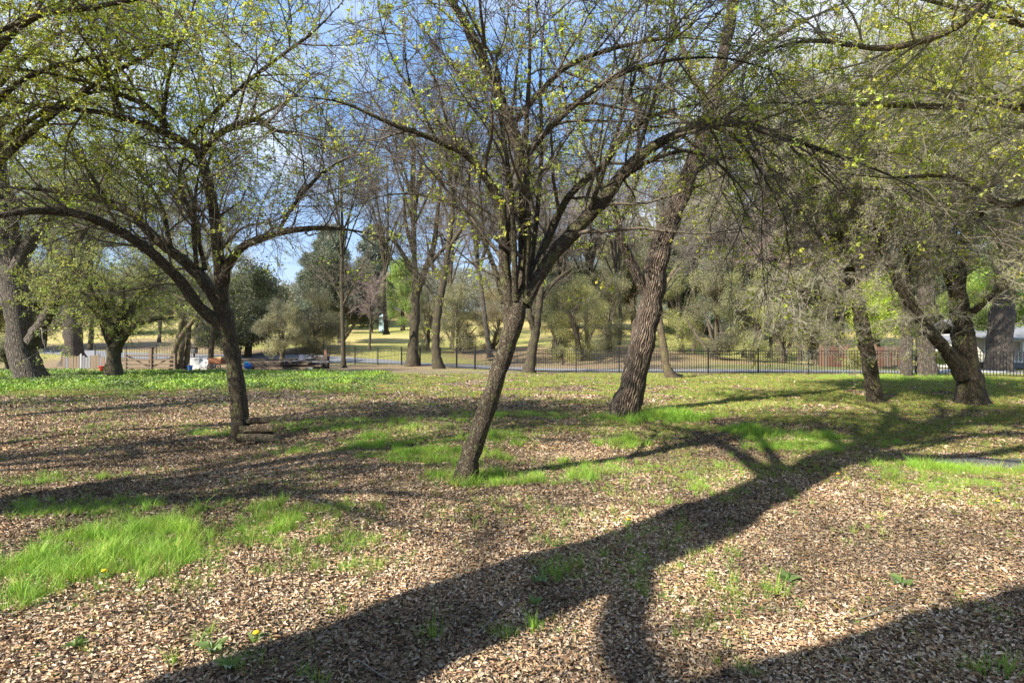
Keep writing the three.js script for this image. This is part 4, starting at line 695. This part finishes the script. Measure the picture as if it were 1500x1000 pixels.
// trees round the back of the clearing, behind the viewpoint
[[14, -6, 9, 'evergreen oak behind the viewpoint, hard right'], [19, 4, 10, 'evergreen oak outside the right edge'], [8, -13, 9, 'evergreen oak behind the viewpoint, right of the middle'], [1, -19, 10, 'evergreen oak straight behind the viewpoint'], [-9, -24, 9, 'evergreen oak far behind the viewpoint on the left'], [-22, -22, 9, 'evergreen oak in the far back left corner'], [-27, -8, 9, 'evergreen oak far outside the left edge'], [15, -18, 11, 'tall evergreen oak in the back right corner'], [-30, 6, 9, 'evergreen oak outside the left edge beyond the bare trees'], [26, 10, 10, 'evergreen oak outside the right edge near the driveway'], [22, -12, 11, 'tall evergreen oak far behind on the right']].forEach(([x, z, h, label], i) => leafy('oak_tree', 'dark', 0, 1.2, h, 4.6, 10, label, { where: [x, z], clumps: 34, r: 0.35, cr: 0.36, dens: 12 }));
// the far wooded ridge, one mass
{
  rnd = mulberry(900); const m = [], c = [];
  for (let k = 0; k < 15000; k++) {
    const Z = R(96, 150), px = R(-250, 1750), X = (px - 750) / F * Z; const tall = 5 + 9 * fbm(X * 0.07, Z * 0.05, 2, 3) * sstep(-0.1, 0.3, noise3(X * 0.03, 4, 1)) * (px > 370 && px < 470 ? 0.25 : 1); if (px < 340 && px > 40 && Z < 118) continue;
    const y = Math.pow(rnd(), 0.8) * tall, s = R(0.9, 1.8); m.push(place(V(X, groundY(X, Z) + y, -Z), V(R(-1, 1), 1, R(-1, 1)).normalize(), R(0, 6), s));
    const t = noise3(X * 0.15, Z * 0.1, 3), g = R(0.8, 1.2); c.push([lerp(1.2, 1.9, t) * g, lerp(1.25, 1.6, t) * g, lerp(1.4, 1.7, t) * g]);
  }
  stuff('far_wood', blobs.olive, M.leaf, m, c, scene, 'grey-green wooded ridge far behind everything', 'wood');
}

// ---------------------------------------------------------------- black iron fence
const bar = (a, b, w, h) => { const L = a.distanceTo(b), g = new THREE.BoxGeometry(w, h, L), o = new THREE.Object3D(); o.position.copy(a).lerp(b, 0.5); o.lookAt(b); o.updateMatrix(); g.applyMatrix4(o.matrix); return g; };
function ironFence(line, label, pickets) {
  const A = V(line[0][0], groundY(...line[0]), -line[0][1]), o = thing('iron_fence', label, 'fence', A);
  const pk = new THREE.BoxGeometry(0.02, 1.14, 0.02), po = mergeGeometries([new THREE.BoxGeometry(0.065, 1.32, 0.065).toNonIndexed(), new THREE.BoxGeometry(0.085, 0.03, 0.085).toNonIndexed().translate(0, 0.675, 0)]), all = [];
  for (let s = 0; s < line.length - 1; s++) {
    const [x0, z0] = line[s], [x1, z1] = line[s + 1], L = Math.hypot(x1 - x0, z1 - z0), n = Math.max(1, Math.round(L / 2.4));
    for (let k = 0; k < n; k++) {
      const q = (t, y) => { const X = lerp(x0, x1, t), Z = lerp(z0, z1, t); return V(X, groundY(X, Z) + y, -Z).sub(A); }, t0 = k / n, t1 = (k + 1) / n;
      part('post', po, M.iron, o, q(t0, 0.64).toArray(), [0, Math.atan2(z1 - z0, x1 - x0), 0]);
      for (const y of [0.13, 1.02, 1.19]) part('rail', bar(q(t0, y), q(t1, y), 0.03, 0.032), M.iron, o);
      const m = Math.round(L / n / 0.118); for (let j = 1; j < m; j++) all.push([q(lerp(t0, t1, j / m), 0.63), lerp(z0, z1, lerp(t0, t1, j / m))]);
    }
  }
  all.sort((a, b) => a[1] - b[1]);
  all.slice(0, pickets).forEach(([p]) => part('picket', pk, M.iron, o, p.toArray()));
  if (all.length > pickets) stuff('picket', pk, M.iron, all.slice(pickets).map(([p]) => new THREE.Matrix4().makeTranslation(p)), null, o);
}
ironFence([[-11.8, 41], [-8, 39.5], [-4.8, 36.5], [-2.2, 32.5], [1.2, 29], [5.5, 28], [10, 27.8], [15, 27.6], [19.5, 26], [23, 24.2], [27, 22]], 'long black iron fence with thin pickets crossing behind the trees', 300);
ironFence([[-34, 44.5], [-26, 47.5], [-14, 47.5]], 'far black iron fence across the road below the golden field', 0);

// ---------------------------------------------------------------- house, timber wall and other things beyond the fence
const box = (w, h, d, x = 0, y = 0, z = 0, r = 0.012) => new RoundedBoxGeometry(w, h, d, 1, Math.min(r, w / 3, h / 3, d / 3)).translate(x, y, z);
function gable(w, d, rise, over, t) { const s = new THREE.Shape(); s.moveTo(-d / 2 - over, -over * rise / (d / 2)); s.lineTo(0, rise); s.lineTo(d / 2 + over, -over * rise / (d / 2)); s.lineTo(d / 2 + over, -over * rise / (d / 2) + t); s.lineTo(0, rise + t); s.lineTo(-d / 2 - over, -over * rise / (d / 2) + t); s.closePath(); return new THREE.ExtrudeGeometry(s, { depth: w, bevelEnabled: false }).translate(0, 0, -w / 2).rotateY(Math.PI / 2); }
{
  const o = thing('white_house', 'white house with a columned porch behind the massive grey trunk', 'house', V(45.6, -0.62, -46.5), -0.1);
  part('wall', box(12, 2.9, 6, 0, 1.45, -3), M.white, o); const rf = part('roof', gable(12.8, 6, 1.2, 0.5, 0.12), M.roof, o, [0, 2.92, -3]);
  part('chimney', box(0.6, 1.3, 0.6), M.cream, rf, [1.5, 1.7, 0]);
  part('porch_wall', box(11.6, 2.2, 0.06, 0, 1.7, 0.033), M.cream, o); part('porch_floor', box(12, 0.14, 2.2, 0, 0.55, 1.1), M.white, o); part('porch_skirt', box(12, 0.46, 0.08, 0, 0.25, 2.1), M.slate, o);
  part('porch_roof', box(12.6, 0.12, 2.7, 0, 0, 0).rotateX(0.16), M.roof, o, [0, 2.62, 1.3]); part('porch_beam', box(12.2, 0.2, 0.14, 0, 2.32, 2.08), M.white, o);
  for (let k = 0; k < 6; k++) part('column', mergeGeometries([box(0.16, 1.6, 0.16, 0, 0.8, 0), box(0.24, 0.1, 0.24, 0, 0.05, 0), box(0.24, 0.1, 0.24, 0, 1.57, 0)]), M.white, o, [-5.8 + k * 2.32, 0.62, 2.08]);
  for (let k = 0; k < 5; k++) { const r = part('railing', box(2.1, 0.07, 0.06), M.white, o, [-4.64 + k * 2.32, 1.38, 2.08]); for (let j = 0; j < 14; j++) part('baluster', box(0.05, 0.74, 0.035, 0, 0, 0, 0.005), M.white, r, [-0.98 + j * 0.15, -0.4, 0]); }
  for (const x of [-4.4, -1.6, 3.6]) { const f = part('window', mergeGeometries([box(1.3, 0.1, 0.08, 0, 0.65, 0), box(1.3, 0.1, 0.08, 0, -0.65, 0), box(0.1, 1.2, 0.078, -0.6, 0, 0), box(0.1, 1.2, 0.078, 0.6, 0, 0), box(0.05, 1.2, 0.07)]), M.white, o, [x, 1.75, 0.11]); part('pane', box(1.1, 1.2, 0.03), M.glass, f, [0, 0, -0.012]); }
  const d = part('door', box(0.95, 1.95, 0.06), M.slate, o, [1.0, 1.62, 0.10]); part('handle', new THREE.SphereGeometry(0.04, 8, 6), M.steel, d, [0.38, 0, 0.05]);
  const s = thing('shed', 'small white shed roof glimpsed left of the white house', 'shed', V(37.6, -0.6, -47)); part('wall', box(1.5, 2.1, 2.5, 0, 1.05, 0), M.white, s); part('roof', gable(1.8, 2.5, 0.5, 0.25, 0.1), M.roof, s, [0, 2.12, 0]); part('door', box(0.9, 1.8, 0.05, 0, 0.9, 1.27), M.slate, s);
}
function boards(name, label, cat, p0, p1, h, w, mats, o2 = {}) {
  const o = thing(name, label, cat, V(p0[0], groundY(...p0), -p0[1])), dx = p1[0] - p0[0], dz = p1[1] - p0[1], L = Math.hypot(dx, dz), n = Math.round(L / w), g = [0, 1, 2].map((k) => box(w - 0.014 - k * 0.004, h * (1 - 0.03 * k), 0.025, 0, h / 2 * (1 - 0.03 * k), 0, 0.006)); rnd = mulberry(n * 31 + 5);
  o.rotation.y = Math.atan2(dz, dx);
  for (let k = 0; k < n; k++) part('board', g[Math.floor(rnd() * 3)], mats[Math.floor(rnd() * mats.length)], o, [(k + 0.5) * w, R(-0.1, 0.04), R(-0.006, 0.006)], [0, 0, R(-0.025, 0.025)]);
  for (const y of [0.25, 0.8]) part('rail', box(L, 0.08, 0.05, L / 2, h * y, -0.045), mats[0], o);
  for (let k = 0; k <= Math.ceil(L / 2.4); k++) part('post', box(0.1, h * 1.06 + 0.1, 0.1, 0, h * 0.5, 0), o2.post ?? mats[0], o, [Math.min(L, k * 2.4), 0, -0.13]);
  return o;
}
M.redWood.color.setRGB(0.24, 0.12, 0.075); const red2 = std([0.30, 0.185, 0.115], { map: woodMap }), red3 = std([0.19, 0.09, 0.06], { map: woodMap }), red4 = std([0.26, 0.19, 0.14], { map: woodMap });
boards('timber_wall', 'rust-red upright board fence beyond the iron fence, under the lime-green tree', 'fence', [21.6, 38], [29, 40], 1.45, 0.24, [M.redWood, red2, red3, red4]);
boards('board_fence', 'low pale weathered board fence behind the massive left oak', 'fence', [-28, 34], [-24.1, 33.4], 0.85, 0.2, [M.greyWood, std([0.2, 0.195, 0.22], { map: woodMap }), M.wood]);
boards('board_fence', 'short dark board fence ending at the slim straight tree', 'fence', [-12.6, 34.2], [-11.5, 34], 0.85, 0.16, [M.darkWood]);
{
  const P = (px, Z) => onGround(px, Z); rnd = mulberry(555);
  let o = thing('wooden_gate', 'brown rail gate with diagonal braces leaning at the left', 'gate', P(220, 32), 0.03);
  for (const y of [0.15, 0.37, 0.6, 0.86]) part('rail', box(2.9, 0.1, 0.04, 0, y, 0), M.wood, o); for (const x of [-1.4, 0.05, 1.4]) part('stile', box(0.1, 0.95, 0.05, x, 0.5, 0.046), M.wood, o);
  for (const s of [-1, 1]) part('brace', box(1.5, 0.09, 0.03).rotateZ(s * 0.48), M.darkWood, o, [s * 0.7, 0.5, -0.04]);
  o = thing('fence_post', 'thick brown wooden post rising behind the rail gate', 'post', P(221, 32.4)); part('shaft', box(0.2, 1.3, 0.2, 0, 0.65, 0, 0.02), M.wood, o); part('cap', box(0.24, 0.06, 0.24, 0, 1.33, 0), M.darkWood, o);
  o = thing('fence_post', 'rust-brown wooden post at the end of the short dark board fence', 'post', P(477, 34.5)); part('shaft', box(0.17, 1.15, 0.17, 0, 0.57, 0, 0.02), M.redWood, o); part('cap', box(0.2, 0.05, 0.2, 0, 1.17, 0), M.wood, o);
  o = thing('metal_post', 'thin pale metal stake in front of the pale board fence', 'post', P(118, 30)); part('shaft', mergeGeometries([box(0.045, 1.0, 0.012, 0, 0.5, 0, 0.003), box(0.012, 1.0, 0.04, 0, 0.5, -0.026, 0.003)]), M.white, o);
  const tub = (r0, r1, h) => new THREE.LatheGeometry([[0, 0.01], [r0, 0], [r1, h], [r1 + 0.02, h], [r1 + 0.02, h - 0.03], [r1 - 0.015, h - 0.01], [r0 - 0.01, 0.02], [0, 0.02]].map((a) => new THREE.Vector2(...a)), 20);
  const ring = (r, h) => new THREE.TorusGeometry(r, 0.008, 5, 16, Math.PI).translate(0, h, 0);
  o = thing('plastic_tub', 'red plastic tub in the weeds left of the small spreading tree', 'tub', P(152, 29)); part('bowl', tub(0.18, 0.24, 0.26), M.red, o, [0, 0.1, 0]); part('handle', ring(0.23, 0.36), M.red, o);
  o = thing('bucket', 'small blue bucket below the white chest', 'bucket', P(278, 31)); part('pail', tub(0.1, 0.13, 0.26), M.blue, o, [0, 0.06, 0]); part('handle', ring(0.13, 0.3), M.steel, o);
  o = thing('freezer_chest', 'upright white metal chest among the junk by the pale stems', 'chest', P(287, 32.2), 0.2); part('body', box(0.5, 0.62, 0.45, 0, 0.34, 0, 0.03), M.white, o); part('lid', box(0.52, 0.07, 0.47, 0, 0.69, 0, 0.02), M.white, o); part('handle', box(0.16, 0.025, 0.03, 0, 0.66, 0.25), M.steel, o);
  o = thing('white_tarp', 'crumpled white tarp heaped between chest and rusty cart', 'tarp', P(302, 32.4)); { const g = new THREE.IcosahedronGeometry(0.42, 4), a = g.attributes.position; for (let i = 0; i < a.count; i++) { const v = V().fromBufferAttribute(a, i), k = 0.7 + 0.6 * fbm(v.x * 5 + 9, v.y * 5 + 4, v.z * 5 + 7, 3); a.setXYZ(i, v.x * k * 1.2, Math.max(-0.02, v.y * k * 0.9 + 0.26), v.z * k); } g.computeVertexNormals(); part('cloth', g, M.white, o); }
  o = thing('cart', 'rusty brown cart with wheels behind the left tree trunk', 'cart', P(318, 32), -0.15); part('bed', box(0.85, 0.34, 0.5, 0, 0.52, 0, 0.03), M.rust, o); for (const x of [-0.25, 0.25]) { const w = part('wheel', new THREE.TorusGeometry(0.17, 0.03, 6, 18), M.darkWood, o, [x, 0.2, 0.28]); part('hub', new THREE.CylinderGeometry(0.035, 0.035, 0.06, 8).rotateX(Math.PI / 2), M.rust, w); for (let k = 0; k < 4; k++) part('spoke', box(0.32, 0.018, 0.018).rotateZ(k * Math.PI / 4), M.darkWood, w); } part('handle', box(0.8, 0.04, 0.04).rotateZ(0.3), M.wood, o, [0.7, 0.68, 0.1]); part('board', box(0.5, 0.09, 0.3, 0.1, 0.735, 0), std([0.6, 0.45, 0.2], { map: woodMap }), o);
  o = thing('tarp_bundle', 'blue and teal tarp bundle just right of the left trunk', 'tarp', P(363, 32)); for (const [m, x, y, s] of [[M.blue, 0, 0.24, 0.2], [M.teal, -0.1, 0.36, 0.14]]) { const g = new THREE.IcosahedronGeometry(s, 3), a = g.attributes.position; for (let i = 0; i < a.count; i++) { const v = V().fromBufferAttribute(a, i), k = 0.75 + 0.5 * fbm(v.x * 9 + 3, v.y * 9 + 3, v.z * 9 + s * 40, 3); a.setXYZ(i, v.x * k * 1.15, v.y * k, v.z * k); } g.computeVertexNormals(); part('fold', g, m, o, [x, y, 0]); }
  o = thing('post_box', 'small grey box on a dark post behind the white chest', 'box', P(284, 34)); part('pole', box(0.09, 0.95, 0.09, 0, 0.47, 0), M.darkWood, o); part('body', box(0.3, 0.34, 0.26, 0, 1.12, 0), M.greyWood, o); part('lid', box(0.36, 0.04, 0.32, 0, 1.31, 0), M.darkWood, o);
  o = thing('clay_pot', 'pale upturned clay pot on the low timber stack', 'pot', P(441, 33.2).add(V(0, 0.55, 0))); part('bowl', new THREE.LatheGeometry([[0, 0.34], [0.1, 0.34], [0.17, 0.06], [0.2, 0.06], [0.2, 0], [0.16, 0]].map((a) => new THREE.Vector2(...a)), 16), std([0.5, 0.42, 0.42]), o); part('rim', new THREE.TorusGeometry(0.19, 0.02, 5, 16).rotateX(Math.PI / 2).translate(0, 0.03, 0), std([0.48, 0.4, 0.4]), o);
  o = thing('timber_stack', 'long low stack of dark old timber along the left fence line', 'timber', P(415, 33.4)); for (let k = 0; k < 22; k++) part('plank', box(R(1.6, 3.2), 0.11, 0.2, 0, 0, 0, 0.02), [M.darkWood, M.wood, M.greyWood][k % 7 === 3 ? 2 : k % 3 === 1 ? 1 : 0], o, [R(-1.6, 1.4), 0.08 + Math.floor(k / 5) * 0.125, ((k % 5) - 2) * 0.21 + R(-0.02, 0.02)], [0, R(-0.05, 0.05), R(-0.012, 0.012)]);
  o = thing('water_tank', 'pale blue-green water tank on the hill under the bright conifer', 'tank', P(561, 78)); part('shell', new THREE.LatheGeometry([[0, 0], [0.6, 0], [0.62, 0.1], [0.6, 0.15], [0.6, 2.1], [0.5, 2.3], [0.2, 2.42], [0, 2.44]].map((a) => new THREE.Vector2(...a)), 24), M.tank, o); part('lid', new THREE.CylinderGeometry(0.2, 0.22, 0.1, 16).translate(0, 2.46, 0), M.tank, o); part('pipe', new THREE.CylinderGeometry(0.05, 0.05, 0.3, 8).rotateX(Math.PI / 2).translate(0, 0.3, 0.7), M.steel, o);
  // cut logs heaped beside the left tree
  const bark = (r, L, seed) => { rnd = mulberry(seed); const g = new Geo(), b = wander(V(-L / 2, 0, 0), V(1, R(-0.06, 0.06), R(-0.06, 0.06)).normalize(), L, r, r * 0.9, 6, 0.05, 0); g.tube(b.pts, b.rs, 12, 0.25, seed); return [g.build(), b]; };
  [[0.30, 0.06, 0.10, 0.075, 0.55, 0.1, 'bottom front log of the heap beside the left tree'], [0.34, 0.06, -0.12, 0.07, 0.5, -0.2, 'bottom back log of the heap beside the left tree'], [0.26, 0.185, 0.0, 0.065, 0.5, 0.25, 'middle pale-barked log of the heap beside the left tree'], [0.24, 0.30, -0.02, 0.06, 0.42, -0.1, 'topmost dark log of the heap beside the left tree'], [0.52, 0.05, 0.22, 0.055, 0.34, 0.5, 'short log lying loose in front of the heap by the left tree']].forEach(([x, y, z, r, L, a, label], i) => {
    const c = onGround(352, 8.75), l = thing('log', label, 'log', V(c.x + x, c.y + y, c.z + z), a), [g, b] = bark(r, L, 700 + i); part('bark', g, i === 2 ? M.pale : M.limb, l);
    for (const e of [0, b.pts.length - 1]) part('cut_end', new THREE.CircleGeometry(b.rs[e] * 1.02, 12).rotateY(e ? Math.PI / 2 : -Math.PI / 2), std([0.32, 0.24, 0.16], { map: woodMap }), l, b.pts[e].clone().add(V(e ? 0.004 : -0.004, 0, 0)).toArray());
  });
  // dandelions and broad-leaved weeds near the viewpoint
  const head = new THREE.SphereGeometry(0.018, 12, 6); head.scale(1, 0.5, 1); const leafs = (() => { rnd = mulberry(811); const l = []; for (let k = 0; k < 13; k++) { const a = k / 13 * 6.28 + R(-0.2, 0.2); l.push([V(0, 0.005, 0), V(Math.cos(a), R(0.15, 0.7), Math.sin(a)).normalize(), R(0.03, 0.075), [0.22, 0.34, 0.07]]); } return leafGeo(l, 0.2, 0.12); })();
  [[375, 942, 'yellow dandelion at the edge of the shadow in the left foreground'], [152, 842, 'yellow dandelion inside the big grass patch'], [1228, 704, 'yellow dandelion beside the long tree shadow on the right'], [1463, 744, 'yellow dandelion near the right edge below the path'], [921, 764, 'orange dandelion in the shadow right of the centre tree']].forEach(([x, y, label], i) => {
    const [X, Z] = G(x, y), d = thing('dandelion', label, 'flower', V(X, groundY(X, Z), -Z)), h = 0.05 + (i % 3) * 0.012; part('flower', head, M.yellow, d, [0, h, 0]); part('stem', new THREE.CylinderGeometry(0.002, 0.003, h, 5).translate(0, h / 2, 0), M.stem, d); part('leaves', leafs, M.leaf, d);
  });
  [[310, 962, 1.5, 'broad-leaved green weed at the shadow edge, lower left'], [335, 985, 1.2, 'broad-leaved weed at the bottom edge below the lower-left weed'], [790, 850, 1.3, 'upright broad-leaved weed in the long shadow at the centre'], [785, 880, 1.0, 'low weed in the long shadow below the upright weed'], [1155, 846, 1.5, 'flat weed on sunlit leaves right of centre'], [1320, 850, 1.6, 'spreading weed on sunlit leaves near the lower right shadow'], [110, 950, 1.1, 'flat-leaved weed in the bottom left corner']].forEach(([x, y, s, label]) => {
    const [X, Z] = G(x, y), d = thing('weed', label, 'plant', V(X, groundY(X, Z) + 0.01, -Z), x); d.scale.setScalar(s); part('leaves', leafs, M.leaf, d); part('stem', new THREE.CylinderGeometry(0.002, 0.003, 0.05, 5).translate(0, 0.025, 0), M.stem, d);
  });
  [[735, 905, 0.5, 0.9, 'thin bare twig lying in the long shadow, centre foreground'], [560, 985, 0.35, -0.5, 'thin bare twig at the bottom edge left of centre'], [1290, 900, 0.45, 0.5, 'thin bare twig in the lower right shadow'], [840, 740, 0.6, 0.1, 'thin bare twig on the leaves right of the centre trunk'], [1195, 590, 1.1, 0.3, 'fallen branch on the grass left of the thin dark tree']].forEach(([x, y, L, a, label], i) => {
    const [X, Z] = G(x, y), d = thing('fallen_twig', label, 'twig', V(X, groundY(X, Z) + 0.03, -Z), a); rnd = mulberry(830 + i); const g = new Geo(), b = wander(V(-L / 2, 0, 0), V(1, 0, 0), L, 0.0045, 0.002, 7, 0.2, 0); b.pts.forEach((p) => { p.y = Math.abs(p.y) * 0.3; }); g.tube(b.pts, b.rs, 6); part('stick', g.build(), M.twigGrey, d);
    const h = new Geo(); for (let k = 0; k < 3; k++) { const s = sampleAt(b, 0.3 + k * 0.22), e = wander(s.p, sideways(s.t, 0.7, 0.1), L * 0.25, 0.0025, 0.0015, 3, 0.2, 0); e.pts.forEach((p) => { p.y = Math.max(0, p.y); }); h.tube(e.pts, e.rs, 5); } part('side_twig', h.build(), M.twigGrey, d);
  });
}
renderer.render(scene, camera);
